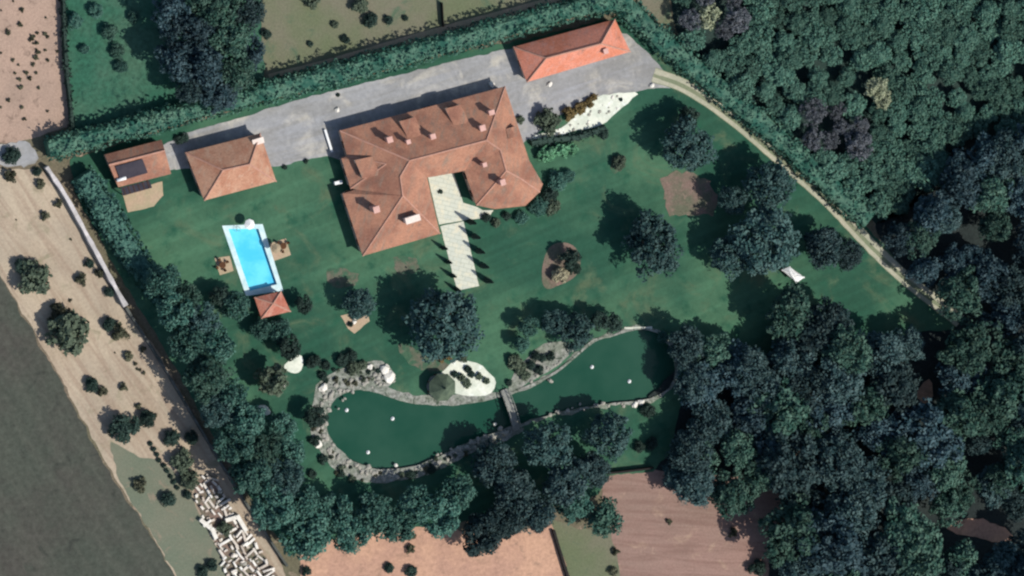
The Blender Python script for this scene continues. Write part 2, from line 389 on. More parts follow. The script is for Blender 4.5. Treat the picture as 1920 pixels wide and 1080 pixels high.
# pond: stony margin, bank, water
def grow(lp, fn):
    out = []; n = len(lp); ar = sum(lp[i].x * lp[(i + 1) % n].y - lp[(i + 1) % n].x * lp[i].y for i in range(n)); sg = 1 if ar > 0 else -1
    for i, p in enumerate(lp):
        d = (lp[(i + 2) % n] - lp[i - 2]).normalized(); nrm = Vector((d.y, -d.x, 0)) * sg
        out.append(p + nrm * fn(p))
    return out
def shore_w(p):
    w = 0.6 + 0.7 * noise.noise(p * 0.3) + 0.6 * noise.noise(p * 0.9)
    if p.x < -5: w += 0.9
    if p.x < -24 : w += 0.5
    return max(0.25, w)
rim = grow(pond_loop, shore_w)
mb = MB(); n = len(pond_loop)
for i in range(n):
    j = (i + 1) % n; a, b, c, d = rim[i], rim[j], pond_loop[j], pond_loop[i]
    za = 0.09; zi = 0.16
    mb.poly([(a.x, a.y, za), (b.x, b.y, za), (c.x, c.y, zi), (d.x, d.y, zi)])
    mb.poly([(d.x, d.y, zi), (c.x, c.y, zi), (c.x, c.y, -0.9), (d.x, d.y, -0.9)])
tag(mb.build('pond_shore', M['shore']), kind='structure')
sheet_w('water', [grow(pond_loop, lambda p: 0.05)], -0.4, M['pond'])

# drive, track, beds, paving
DRIVE = [(300, 278), (345, 250), (480, 212), (560, 186), (700, 152), (830, 120), (960, 90), (1100, 60), (1175, 62), (1212, 96), (1240, 128), (1272, 163), (1200, 169), (1170, 176), (1110, 186), (1070, 205), (1040, 222),
         (1000, 255), (985, 265), (960, 290), (900, 300), (640, 300), (612, 292), (575, 300), (520, 312), (470, 312), (400, 310), (330, 318), (310, 312)]
sheet('driveway', DRIVE, 0.09, M['drive'], amp=0.3)
TRACK = [(1225, 140), (1280, 158), (1335, 192), (1395, 238), (1445, 282), (1510, 337), (1560, 382), (1612, 440), (1680, 508), (1745, 560), (1800, 602)]
ribbon('track', TRACK, 2.7, 0.10, M['track'])
ribbon('wheel_track', TRACK, 0.95, 0.12, M['rut'], 0.75)
ribbon('wheel_track', TRACK, 0.75, 0.12, M['rut'], -0.85)
sheet('gravel_bed', [(986, 264), (1005, 252), (1030, 246), (1058, 238), (1078, 216), (1108, 192), (1122, 178), (1160, 175), (1200, 171), (1182, 188), (1162, 205), (1142, 224), (1122, 238), (1082, 244), (1052, 254), (1020, 258)], 0.13, M['gravel_w'], 1, amp=0.2)
TERR = [(802, 333), (850, 324), (868, 380), (894, 388), (905, 394), (925, 394), (918, 404), (898, 410), (870, 413), (823, 421)]
sheet('terrace', TERR, 0.14, M['stone'], amp=0.05)
sheet('walkway', [(825, 424), (869, 415), (898, 536), (857, 545)], 0.12, M['stone'], amp=0.06)
sheet('patio', [(228, 362), (304, 340), (306, 366), (288, 387), (240, 399)], 0.11, M['patio'], amp=0.12)
sheet('paving', [(308, 288), (330, 282), (338, 314), (316, 320)], 0.13, M['drive'], amp=0.05)
sheet('mulch_bed', [(1022, 470), (1042, 454), (1068, 455), (1085, 470), (1090, 500), (1078, 520), (1050, 535), (1020, 545), (1014, 515)], 0.09, M['mulch'], 2, amp=0.15)
sheet('bare_patch', [(1238, 330), (1285, 322), (1330, 340), (1345, 375), (1340, 402), (1290, 404), (1254, 406), (1246, 370)], 0.09, M['mulch'], 0, amp=0.9, freq=0.9)
sheet('bare_patch', [(745, 640), (790, 655), (830, 672), (850, 690), (820, 700), (780, 690), (750, 665)], 0.09, M['worn'], 1, amp=0.9, freq=0.8)
sheet('bare_patch', [(1142, 300), (1155, 290), (1172, 296), (1176, 312), (1160, 324), (1146, 318)], 0.09, M['worn'], 1, amp=0.9, freq=0.8)
sheet('bare_patch', [(605, 505), (640, 500), (680, 520), (660, 540), (615, 535)], 0.085, M['worn'], 1, amp=0.9, freq=0.8)
sheet('bare_patch', [(735, 490), (760, 478), (785, 490), (780, 515), (750, 520)], 0.085, M['worn'], 1, amp=0.9, freq=0.8)
sheet('gravel_bed', [(638, 592), (655, 588), (690, 592), (692, 602), (676, 616), (664, 625), (652, 616)], 0.10, M['patio'], 0, amp=0.15)
sheet('white_bed', [(818, 706), (840, 686), (850, 676), (872, 675), (900, 682), (918, 700), (930, 712), (926, 735), (905, 743), (870, 742), (848, 736)], 0.12, M['gravel_w'], 1, amp=0.2)
sheet('pale_bank', [(805, 752), (850, 738), (930, 735), (945, 738), (900, 752), (850, 757)], 0.11, M['shore'], 1, amp=0.15)
sheet('white_bed', [(529, 688), (546, 672), (556, 664), (568, 668), (568, 690), (556, 702), (542, 698)], 0.12, M['gravel_w'], 1, amp=0.15)
sheet('white_bed', [(483, 760), (500, 760), (510, 775), (496, 780), (484, 772)], 0.12, M['gravel_w'], 1, amp=0.15)
sheet('stone_bank', [(965, 700), (990, 668), (1012, 645), (1040, 640), (1075, 645), (1072, 660), (1040, 690), (1000, 712), (960, 740), (950, 728)], 0.10, M['shore'], 1, amp=0.4)
sheet('stone_bank', [(600, 712), (640, 690), (690, 676), (728, 682), (742, 705), (735, 720), (700, 726), (650, 728), (615, 745), (600, 770), (580, 760)], 0.10, M['shore'], 1, amp=0.5)
sheet('stone_bank', [(578, 790), (605, 800), (625, 850), (665, 880), (700, 888), (780, 880), (850, 850), (960, 805), (990, 800), (960, 822), (880, 850), (820, 885), (740, 905), (680, 905), (630, 885), (590, 835)], 0.10, M['shore'], 1, amp=0.5)
ribbon('pond_kerb', [(1222, 614), (1196, 614), (1170, 615)], 0.35, 0.2, M['stone'])
ribbon('pond_kerb', [(1168, 616), (1163, 624), (1140, 632), (1116, 634), (1095, 650)], 0.25, 0.2, M['shore'])
ribbon('pond_kerb', [(1092, 656), (1060, 684), (1030, 706), (990, 724), (955, 738)], 0.4, 0.2, M['shore'])

# ---------------------------------------------------------------- buildings
def inset(pts, d):
    n = len(pts); ar = sum(pts[i].x * pts[(i + 1) % n].y - pts[(i + 1) % n].x * pts[i].y for i in range(n)); sg = 1 if ar > 0 else -1
    out = []
    for i in range(n):
        a = (pts[i] - pts[i - 1]); b = (pts[(i + 1) % n] - pts[i]); a.z = b.z = 0
        a.normalize(); b.normalize()
        na = Vector((-a.y, a.x, 0)) * sg; nb = Vector((-b.y, b.x, 0)) * sg
        k = 1 + na.dot(nb)
        out.append(pts[i] + (na + nb) * (d / max(k, 0.5)))
    return out
def walls(root, pts, hs, thick=0.4, win=True, mat='wall', gap=3.2, door_seg=None, base=0.0):
    q = inset(pts, thick); n = len(q); mb = MB()
    ar = sum(q[i].x * q[(i + 1) % n].y - q[(i + 1) % n].x * q[i].y for i in range(n)); sg = 1 if ar > 0 else -1
    for i in range(n):
        j = (i + 1) % n
        mb.poly([(q[i].x, q[i].y, base), (q[j].x, q[j].y, base), (q[j].x, q[j].y, hs[j] - .12), (q[i].x, q[i].y, hs[i] - .12)])
    mb.build('wall', M[mat], root)
    if not win: return
    for i in range(n):
        j = (i + 1) % n; d = q[j] - q[i]; d.z = 0; L = d.length
        if L < 2.4: continue
        d.normalize(); nrm = Vector((d.y, -d.x, 0)) * sg; k = max(1, int(L / gap)); ang = math.atan2(d.y, d.x)
        for s in range(k):
            c = q[i] + d * (L * (s + .5) / k)
            is_door = (i == door_seg and s == k // 2)
            w, h, z0 = (1.1, 2.1, 0.02) if is_door else (1.1, 1.3, 0.9)
            p = c + nrm * 0.03
            m1 = MB(); m1.box((p.x, p.y, z0 + h / 2), (w, 0.06, h), ang)
            o = m1.build('door' if is_door else 'window', M['door' if is_door else 'glass'], root)
            p = c + nrm * 0.06; m2 = MB()
            t_ = 0.09
            for (ox, oz, bw, bh) in ((-w / 2 - t_ / 2, h / 2, t_, h), (w / 2 + t_ / 2, h / 2, t_, h), (0, h + t_ / 2, w + 2 * t_, t_), (0, -t_ / 2 if not is_door else 0.03, w + 2 * t_, t_ if not is_door else .05)):
                e = p + d * ox; m2.box((e.x, e.y, z0 + oz), (bw, 0.12, bh), ang)
            m2.build('frame', M['frame'], o)
def roof_obj(root, faces, mat, ridges=(), thick=0.16, name='roof'):
    rmat = M['white'] if mat is M['white'] else M['ridge']
    """faces: lists of (px,py,h); a slab with thickness and eave edges"""
    bm = bmesh.new(); cache = {}
    def vv(p):
        if p not in cache: cache[p] = bm.verts.new(W(*p))
        return cache[p]
    for f in faces:
        vs = [vv(p) for p in f]
        if len(vs) > 3:
            fc = bm.faces.new(vs)
        else: fc = bm.faces.new(vs)
    bmesh.ops.triangulate(bm, faces=bm.faces[:])
    for f in bm.faces:
        if f.normal.z < 0: f.normal_flip()
    geom = bmesh.ops.extrude_face_region(bm, geom=bm.faces[:])
    bmesh.ops.translate(bm, verts=[g for g in geom['geom'] if isinstance(g, bmesh.types.BMVert)], vec=(0, 0, thick))
    bmesh.ops.recalc_face_normals(bm, faces=bm.faces[:])
    bmesh.ops.translate(bm, verts=bm.verts[:], vec=(0, 0, -thick))
    me = bpy.data.meshes.new(name); bm.to_mesh(me); bm.free(); me.materials.append(mat)
    o = mobj(name, me, root)
    if ridges:
        mb = MB()
        for a, b in ridges:
            pa, pb = W(*a), W(*b)
            mb.tube(pa + Vector((0, 0, .0)), pb + Vector((0, 0, .0)), 0.16, 0.16, 6)
        mb.build('ridge_tiles', rmat, o)
    return o
def chimney(roof, px, py, h0, w=0.9, l=0.9, tall=1.9, mat='chim', rot=R(15)):
    """px,py: picture place of the chimney's top"""
    top = h0 + tall; c = W(px, py, top); mb = MB()
    mb.box((c.x, c.y, (top + h0 - 0.8) / 2), (w, l, top - h0 + 0.8), rot)
    o = mb.build('chimney', M[mat], roof)
    mb = MB(); mb.box((c.x, c.y, top + 0.06), (w + 0.22, l + 0.22, 0.14), rot)
    mb.build('chimney_cap', M[mat], roof)
def prism_dormer(roof, p0, p1, depth_px, z0, z1, mat):
    """box dormer: p0,p1 = front (north) top corners in the photo; depth vector in px towards the ridge"""
    a, b = W(*p0, z1), W(*p1, z1); dv = W(p0[0] + depth_px[0], p0[1] + depth_px[1], z1 + .25) - a
    c, d = b + dv, a + dv; mb = MB()
    mb.add([(a.x, a.y, z0), (b.x, b.y, z0), (c.x, c.y, z0), (d.x, d.y, z0), (a.x, a.y, z1 - .1), (b.x, b.y, z1 - .1), (c.x, c.y, z1 + .15), (d.x, d.y, z1 + .15)],
           [(0, 1, 5, 4), (1, 2, 6, 5), (2, 3, 7, 6), (3, 0, 4, 7)])
    o = mb.build('dormer', M['wall'], roof)
    mid0 = (a + b) / 2; mid1 = (c + d) / 2; mb = MB(); up = Vector((0, 0, .22)); o_ = (b - a).normalized() * .08; f_ = dv.normalized() * -.08
    A, B, C_, D_ = a - o_ + f_, b + o_ + f_, c + o_, d - o_
    m0, m1 = mid0 + f_ + up, mid1 + up
    mb.poly([A, m0, m1, D_]); mb.poly([m0, B, C_, m1]); mb.poly([A, B, m0])
    mb.build('dormer_roof', mat, roof)
    w_ = MB(); cc = mid0 + f_ * .15; ang = math.atan2((b - a).y, (b - a).x)
    w_.box((cc.x, cc.y, (z0 + z1) / 2 + .1), ((b - a).length * .6, .05, .7), ang)
    w_.build('dormer_window', M['glass'], roof)

# villa
he, hr = 3.1, 7.0
A = (637, 245, he); B = (947, 162, he); Cc = (992, 300, he); H_ = (1018, 345, he); G = (1012, 360, he); F = (985, 386, he); E3 = (928, 392, he); E2 = (893, 385, he)
E1 = (871, 320, he + .5); T2 = (848, 325, 4.8); T1 = (801, 333, 4.8); SE = (825, 438, he); SW = (680, 480, he); NWs = (642, 363, he); W3 = (668, 355, he + .3); W2 = (657, 353, he); W1 = (640, 297, he); Dd = (651, 293, he)
R1 = (768, 301, hr); R2 = (912, 263, hr); Q = (938, 281, 6.6); P_ = (949, 320, 6.2); V_ = (975, 334, 5.2); M_ = (950, 357, 4.9); S0 = (750, 331, 6.9); S1 = (755, 367, 6.7); Z_ = (724, 307, 5.9)
villa = empty('villa', W(800, 330, 0) * 1, 'large villa with weathered terracotta hip roofs, dormers and many chimneys', 'house')
vl = villa.location.copy(); villa.location = (0, 0, 0)
faces = [[A, B, R2, R1], [B, Cc, V_, P_, Q, R2], [R1, R2, Q, E1, T2, T1], [E1, E2, P_, Q], [E2, E3, M_, P_], [E3, F, M_], [F, V_, M_], [F, G, V_], [M_, V_, P_], [V_, G, H_, Cc],
         [A, R1, Z_, Dd], [Dd, Z_, W1], [W1, Z_, W2], [W2, Z_, W3], [W3, Z_, R1, S0], [W3, S0, S1, NWs], [NWs, S1, SW], [SW, S1, SE], [SE, S1, T1], [S1, S0, T1], [S0, R1, T1]]
vr = roof_obj(villa, faces, M['roof'], [(A, R1), (R1, R2), (R2, B), (R1, S0), (S0, S1), (S1, SW), (S1, SE), (E2, P_), (P_, V_), (V_, G), (Q, P_), (R2, Q), (Z_, W2), (Dd, Z_)])
ring = [A, B, Cc, H_, G, F, E3, E2, E1, T2, T1, SE, SW, NWs, W3, W2, W1, Dd]
walls(villa, [W(*p) for p in ring], [p[2] for p in ring], 0.45, door_seg=0)
prism_dormer(vr, (750, 228), (778, 220), (16, 32), 3.0, 4.85, M['roof'])
prism_dormer(vr, (836, 204), (863, 197), (16, 32), 3.0, 4.85, M['roof'])
prism_dormer(vr, (680, 334), (666, 301), (32, -7), 3.1, 4.95, M['roof'])
prism_dormer(vr, (949, 242), (967, 237), (5, 18), 3.2, 5.0, M['roof'])
for (x, y, h0, w, l, tl, mt) in ((731, 262, 4.2, .9, .9, 1.7, 'chim'), (766, 266, 4.6, .6, .6, 1.5, 'chim'), (812, 256, 4.8, .8, .8, 1.5, 'chim'), (905, 240, 4.5, .9, .9, 1.9, 'chim'),
                                 (922, 211, 3.8, .9, .7, 1.8, 'chim'), (706, 393, 4.4, 1.0, 1.0, 2.0, 'chim'), (774, 411, 4.4, 2.7, 1.0, 1.5, 'chim_w'), (943, 342, 4.9, .8, .9, 1.5, 'chim'), (909, 309, 4.9, .6, .6, 1.2, 'chim')):
    chimney(vr, x, y, h0 + .75, w, l, tl, mt)
# lean-to flank: small white wing walls at the villa's west end
def low_wall(px0, px1, h, w, label):
    a, b = W(*px0, 0), W(*px1, 0); mb = MB(); c = (a + b) / 2; d = b - a
    ang = math.atan2(d.y, d.x)
    mb.box((c.x, c.y, h / 2), (d.length, w, h), ang); mb.box((c.x, c.y, h + .04), (d.length + .1, w + .12, .08), ang)
    return tag(mb.build('low_wall', M['white']), label, 'wall')
low_wall((608, 243), (621, 284), .5, .3, 'white low wall at the north-west corner of the villa')
low_wall((625, 343), (638, 340), 1.0, .5, 'short white wall stub against the west side of the villa')

def hip_house(name, label, cat, cor, he, rid, mat, door=2, extra=None, win=True, wallin=.4):
    root = empty(name, (0, 0, 0), label, cat)
    c = [(x, y, he) for x, y in cor]
    a, b = rid
    nw, ne, se, sw = c
    if a == b: fs = [[nw, ne, a], [ne, se, a], [se, sw, a], [sw, nw, a]]; rg = [(nw, a), (ne, a), (se, a), (sw, a)]
    else: fs = [[nw, ne, b, a], [ne, se, b], [se, sw, a, b], [sw, nw, a]]; rg = [(nw, a), (sw, a), (a, b), (ne, b), (se, b)]
    r = roof_obj(root, fs, mat, rg)
    if win is not None: walls(root, [W(*p) for p in c], [he] * 4, wallin, door_seg=door, win=win)
    return root, r
rt, rf = hip_house('outbuilding', 'long outbuilding with a bright orange hip roof beside the drive', 'outbuilding', [(963, 88), (1153, 36), (1182, 97), (988, 154)], 2.6, ((1024, 109, 5.8), (1127, 82, 5.8)), M['roof_o'])
chimney(rf, 1136, 96, 4.0, .7, .8, 1.2, 'chim')
rt, rf = hip_house('guest_house', 'square guest house with a faded orange hip roof west of the villa', 'house', [(348, 286), (488, 250), (518, 340), (383, 376)], 3.0, ((418, 319, 6.1), (468, 308, 6.1)), M['roof_w'])
chimney(rf, 484, 265, 2.9, 2.0, .9, 1.0, 'chim_w')
rt, rf = hip_house('pool_house', 'tiny terracotta roofed hut at the south end of the pool', 'hut', [(477, 558), (527, 546), (545, 584), (490, 597)], 2.3, ((512, 569, 3.5), (512, 569, 3.5)), M['roof_h'], win=None)
mb = MB()
pc = [W(x, y, 2.3) for x, y in ((477, 558), (527, 546), (545, 584), (490, 597))]
for p in inset(pc, .35):
    m1 = MB(); m1.box((p.x, p.y, 1.1), (.25, .25, 2.2), R(15)); m1.build('post', M['brownwood'], rt)
bw = inset(pc, .5); m1 = MB()
m1.poly([(bw[2].x, bw[2].y, 0), (bw[3].x, bw[3].y, 0), (bw[3].x, bw[3].y, 2.2), (bw[2].x, bw[2].y, 2.2)]); m1.build('wall', M['wall'], rt)
m1 = MB(); cbar = (pc[0] + pc[1] + pc[2] + pc[3]) / 4; m1.box((cbar.x, cbar.y, .5), (2.6, .6, 1.0), R(15)); m1.box((cbar.x, cbar.y, 1.03), (2.8, .8, .06), R(15)); m1.build('bar_counter', M['brownwood'], rt)

# small west house with terrace canopy
cott = empty('cottage', (0, 0, 0), 'small cottage with a pinkish tile roof in the north-west corner', 'house')
a0, b0, c0, d0 = (196, 290, 2.8), (303, 262, 2.8), (321, 326, 2.7), (222, 351, 2.7)
ra, rb = (204, 309, 4.3), (309, 282, 4.3)
cr = roof_obj(cott, [[a0, b0, rb, ra], [ra, rb, c0, d0]], M['roof'], [(ra, rb)])
walls(cott, [W(*p) for p in (a0, b0, c0, d0)], [2.8, 2.8, 2.7, 2.7], .35, door_seg=2)
m1 = MB(); sp_ = [W(*p) for p in ((216, 312, 4.3), (267, 298, 4.3), (277, 324, 3.3), (226, 339, 3.3))]
m1.add([p + Vector((0, 0, dz)) for dz in (0.0, .1) for p in sp_], [(3, 2, 1, 0), (4, 5, 6, 7), (0, 1, 5, 4), (1, 2, 6, 5), (2, 3, 7, 6), (3, 0, 4, 7)]); m1.build('solar_panel', M['dark_canvas'], cr)
m1 = MB(); m1.tube(W(219, 338, 3.5), W(236, 333.5, 3.5), .33, .33, 10); m1.build('water_tank', M['white'], cr, True)
for pr in ((a0, d0, ra), (b0, c0, rb)):
    m1 = MB(); q = [W(*p) for p in pr]; m1.poly([q[0], q[1], q[2]]); m1.build('gable', M['wall'], cott)
perg = empty('pergola', (0, 0, 0), 'low dark canvas pergola along the south side of the cottage', 'pergola')
pp = [W(x, y, 2.3) for x, y in ((226, 352), (280, 338), (285, 352), (231, 367))]
m1 = MB(); m1.add([p + Vector((0, 0, dz)) for dz in (0, .08) for p in pp], [(3, 2, 1, 0), (4, 5, 6, 7), (0, 1, 5, 4), (1, 2, 6, 5), (2, 3, 7, 6), (3, 0, 4, 7)]); m1.build('canopy', M['dark_canvas'], perg)
for p in inset(pp, .15):
    m1 = MB(); m1.box((p.x, p.y, 1.14), (.14, .14, 2.28), R(15)); m1.build('post', M['brownwood'], perg)
m1 = MB()
for k in range(6):
    a = pp[0].lerp(pp[1], (k + .5) / 6); b = pp[3].lerp(pp[2], (k + .5) / 6); m1.tube(a + Vector((0, 0, .14)), b + Vector((0, 0, .14)), .06, .06, 4)
m1.build('beams', M['brownwood'], perg)

# white-roofed shed in the east
rt, rf = hip_house('garden_shed', 'small white roofed shed under the trees in the east', 'shed', [(1466, 506), (1480, 500), (1508, 520), (1494, 530)], 2.2, ((1481, 511, 2.8), (1492, 518, 2.8)), M['white'], win=True, wallin=.2)

# ---------------------------------------------------------------- pool
pool = empty('swimming_pool', (0, 0, 0), 'rectangular turquoise swimming pool with a pale coping', 'pool')
oc = [W(x, y, 0) for x, y in ((416, 423), (492, 420), (531, 545), (461, 555))]
m1 = MB()
for i in range(4):
    j = (i + 1) % 4; a, b, c, d = oc[i], oc[j], pool_in[j], pool_in[i]
    for z, fl in ((.12, 1),):
        m1.poly([(p.x, p.y, z) for p in (d, c, b, a)])
    m1.poly([(a.x, a.y, .0), (b.x, b.y, .0), (b.x, b.y, .12), (a.x, a.y, .12)])
m1.build('coping', M['coping'], pool)
m1 = MB()
for i in range(4):
    j = (i + 1) % 4; c, d = pool_in[i], pool_in[j]
    m1.poly([(c.x, c.y, .12), (d.x, d.y, .12), (d.x, d.y, -1.8), (c.x, c.y, -1.8)])
m1.build('basin_wall', M['tile'], pool)
m1 = MB(); m1.poly([(p.x, p.y, -.5) for p in reversed(pool_in)]); m1.build('pool_water', M['pool'], pool)
m1 = MB()
lp = pool_in[0].lerp(pool_in[1], .3)
for s in (-.3, .3):
    m1.tube((lp.x + s, lp.y + .3, .1), (lp.x + s, lp.y + .3, .8), .04, .04, 6); m1.tube((lp.x + s, lp.y + .3, .8), (lp.x + s, lp.y - .4, .7), .04, .04, 6); m1.tube((lp.x + s, lp.y - .4, .7), (lp.x + s, lp.y - .4, -.9), .04, .04, 6)
m1.build('ladder', M['wood'], pool)

def parasol(px, py, r, h, mat, label):
    c = W(px, py, h); c.z = 0; rt = empty('parasol', c, label, 'parasol')
    m1 = MB(); m1.lathe([(.35, 0), (.35, .1), (.08, .14)], 12); m1.build('base', M['wood'], rt)
    m1 = MB(); m1.tube((0, 0, .1), (0, 0, h + .1), .035, .035, 6); m1.build('pole', M['wood'], rt)
    m1 = MB(); k = 8
    rim_ = [(r * math.cos(2 * math.pi * i / k), r * math.sin(2 * math.pi * i / k), h - .35) for i in range(k)]
    m1.add([(0, 0, h + .12)] + rim_ + [(x, y, z - .14) for x, y, z in rim_], [(0, i + 1, (i + 1) % k + 1) for i in range(k)] + [(i + 1, i + 1 + k, (i + 1) % k + 1 + k, (i + 1) % k + 1) for i in range(k)])
    m1.build('canopy', mat, rt)
    return rt
parasol(469, 421, 1.0, 2.4, M['white'], 'white parasol open at the north end of the pool')
sheet('pool_patio', [(402, 484), (430, 480), (438, 508), (412, 516)], 0.10, M['patio'], amp=.06)
sheet('pool_patio', [(505, 456), (536, 447), (545, 478), (512, 490)], 0.10, M['patio'], amp=.06)
parasol(519, 466, .95, 2.3, M['tan_canvas'], 'tan parasol on the paved square east of the pool')
def table_set(px, py, label, nch, chlab, grp):
    c = W(px, py, .7); c.z = .1; rt = empty('garden_table', c, label, 'table')
    m1 = MB(); m1.lathe([(.62, .68), (.62, .74)], 16); m1.build('tabletop', M['brownwood'], rt)
    m1 = MB(); m1.lathe([(.3, 0), (.06, .06), (.05, .68)], 10); m1.build('pedestal', M['brownwood'], rt)
    for k in range(nch):
        a = 2 * math.pi * k / nch + .5
        ch = empty('garden_chair', c + Vector((math.cos(a), math.sin(a), 0)) * 1.05, chlab, 'chair', grp, a)
        m1 = MB(); m1.box((0, 0, .44), (.46, .46, .06)); m1.build('seat', M['brownwood'], ch)
        m1 = MB(); m1.box((.22, 0, .72), (.05, .46, .52)); m1.build('backrest', M['brownwood'], ch)
        for sx in (-.19, .19):
            for sy in (-.19, .19):
                m1 = MB(); m1.box((sx, sy, .21), (.05, .05, .42)); m1.build('leg', M['brownwood'], ch)
table_set(417, 497, 'round brown garden table on the paved square west of the pool', 4, 'brown garden chair around the table west of the pool', 'chairs west of the pool')
table_set(531, 461, 'round dark garden table beside the tan parasol east of the pool', 3, 'dark garden chair around the table beside the tan parasol', 'chairs east of the pool')

# thatched gazebo by the pond
c = W(831, 727, 2.6); c.z = 0
gz = empty('gazebo', c, 'octagonal grey thatched gazebo on the pond bank beside the white gravel', 'gazebo')
k = 8; m1 = MB(); r_ = 2.75
rimv = [(r_ * math.cos(2 * math.pi * (i + .5) / k), r_ * math.sin(2 * math.pi * (i + .5) / k), 2.1) for i in range(k)]
m1.add([(0, 0, 3.9)] + rimv + [(x * .97, y * .97, z - .22) for x, y, z in rimv], [(0, i + 1, (i + 1) % k + 1) for i in range(k)] + [(i + 1, i + 1 + k, (i + 1) % k + 1 + k, (i + 1) % k + 1) for i in range(k)])
gr_ = m1.build('roof', M['thatch'], gz)
m1 = MB(); m1.lathe([(.25, 0), (.22, .25), (.05, .45)], 8, (0, 0, 3.8)); m1.build('finial', M['thatch'], gr_)
for x, y, z in rimv:
    m1 = MB(); m1.tube((x * .88, y * .88, 0), (x * .88, y * .88, 2.15), .1, .1, 6); m1.build('post', M['brownwood'], gz)
m1 = MB(); m1.lathe([(2.5, .08), (2.5, .2)], 8); m1.build('floor', M['wood'], gz)

# footbridge
br = empty('footbridge', (0, 0, 0), 'grey timber footbridge with handrails across the pond', 'bridge')
pa, pb = W(946, 731, .9), W(970, 808, .9); pa.z = pb.z = 0
dv = (pb - pa); L = dv.length; dv.normalize(); nv = Vector((-dv.y, dv.x, 0)); m1 = MB(); N = 26
def bz(t): return .35 + .75 * math.sin(math.pi * t)
for i in range(N):
    t0 = (i + .04) / N; t1 = (i + .96) / N; p0 = pa + dv * L * t0; p1 = pa + dv * L * t1
    q = []
    for dz in (0, .1):
        for p, t_ in ((p0, t0), (p1, t1)):
            for s in (-.7, .7): q.append((p + nv * s) + Vector((0, 0, bz(t_) + dz)))
    m1.add(q, [(0, 2, 3, 1), (4, 5, 7, 6), (0, 1, 5, 4), (2, 6, 7, 3), (0, 4, 6, 2), (1, 3, 7, 5)])
m1.build('deck', M['wood'], br)
for s in (-.72, .72):
    m1 = MB(); mr = MB()
    for i in range(9):
        t0 = i / 8; p = pa + dv * L * t0 + nv * s
        m1.box((p.x, p.y, bz(t0) + .5), (.1, .1, 1.0))
        if i < 8:
            p2 = pa + dv * L * (i + 1) / 8 + nv * s
            mr.tube(p + Vector((0, 0, bz(t0) + 1)), p2 + Vector((0, 0, bz((i + 1) / 8) + 1)), .07, .07, 4)
    rl = mr.build('handrail', M['wood'], br); m1.build('rail_posts', M['wood'], rl)
    m1 = MB()
    for i in range(8):
        t0, t1 = i / 8, (i + 1) / 8
        m1.tube(pa + dv * L * t0 + nv * s * .8 + Vector((0, 0, bz(t0) - .12)), pa + dv * L * t1 + nv * s * .8 + Vector((0, 0, bz(t1) - .12)), .12, .12, 4)
    m1.build('beam', M['brownwood'], br)

# pond floats
fl0 = None
for (x, y, lb) in ((650, 769, 'small white float near the round west end of the pond'), (736, 785, 'small white float in the middle of the west pond basin'), (690, 848, 'small white float near the south-west shore of the pond'),
               (1110, 688, 'small white float in the middle of the east pond arm'), (1180, 715, 'small pale float in the shade near the east end of the pond')):
    p = W(x, y, -.3); f = empty('pond_float', (p.x, p.y, -.4), lb, 'float', 'floats on the pond')
    m1 = MB(); m1.lathe([(.32, -.05), (.38, .06), (.32, .17)], 12); m1.build('ring', M['white'], f, True)
    m1 = MB(); m1.lathe([(.22, .12), (.19, .25), (.08, .34)], 10); m1.build('dome', M['white'], f, True)

# ---------------------------------------------------------------- stones
def rock_mesh(seed, mat):
    rnd = random.Random(seed); bm = bmesh.new(); bmesh.ops.create_icosphere(bm, subdivisions=2, radius=1)
    off = Vector((seed * 3.1, seed * 7.7, 1))
    for v in bm.verts:
        v.co *= 1 + .45 * noise.noise(v.co * 1.3 + off); v.co.z *= .6
    me = bpy.data.meshes.new('rock'); bm.to_mesh(me); bm.free(); me.materials.append(mat); return me
ROCKS = [rock_mesh(i, M['rock']) for i in range(5)]
WROCKS = [rock_mesh(i + 9, M['stone_w']) for i in range(3)]
def rock(px, py, r, label, group=None, meshes=ROCKS, name='rock', rnd=random):
    p = W(px, py, r * .3); o = mobj(name, rnd.choice(meshes), None, (p.x, p.y, .1 + r * .25), (r * rnd.uniform(.8, 1.3), r * rnd.uniform(.8, 1.2), r * rnd.uniform(.7, 1)), (0, 0, rnd.uniform(0, 6.3)))
    return tag(o, label, 'rock', group)
rnd = random.Random(3)
def along(px, n, spread, rmin, rmax, label, group, meshes=ROCKS):
    seg = []
    for i in range(len(px) - 1):
        seg.append(math.dist(px[i], px[i + 1]))
    tot = sum(seg)
    for k in range(n):
        d = tot * (k + rnd.random()) / n; i = 0
        while i < len(seg) - 1 and d > seg[i]: d -= seg[i]; i += 1
        t_ = d / seg[i]; x = px[i][0] * (1 - t_) + px[i + 1][0] * t_ + rnd.gauss(0, spread); y = px[i][1] * (1 - t_) + px[i + 1][1] * t_ + rnd.gauss(0, spread)
        rock(x, y, rnd.uniform(rmin, rmax), label, group, meshes, rnd=rnd)
along([(604, 790), (606, 812), (622, 845), (655, 872), (700, 888), (750, 888)], 60, 6, .14, .5, 'grey rock on the stony south-west shore of the pond', 'rocks on the south-west pond shore')
along([(760, 884), (800, 874), (850, 850), (900, 827), (950, 806)], 50, 6, .14, .5, 'grey rock on the south shore of the pond west of the footbridge', 'rocks on the south pond shore')
along([(606, 765), (622, 742), (648, 727), (690, 715), (735, 705)], 56, 9, .14, .5, 'grey rock on the rockery north-west of the pond', 'rocks north-west of the pond')
along([(1000, 715), (1030, 690), (1060, 664)], 12, 10, .2, .5, 'pale rock on the stony bank under the pond trees', 'rocks on the north pond bank')
along([(1030, 775), (1100, 762), (1180, 757)], 14, 3, .2, .45, 'grey rock on the south shore of the pond east of the footbridge', 'rocks on the south-east pond shore')
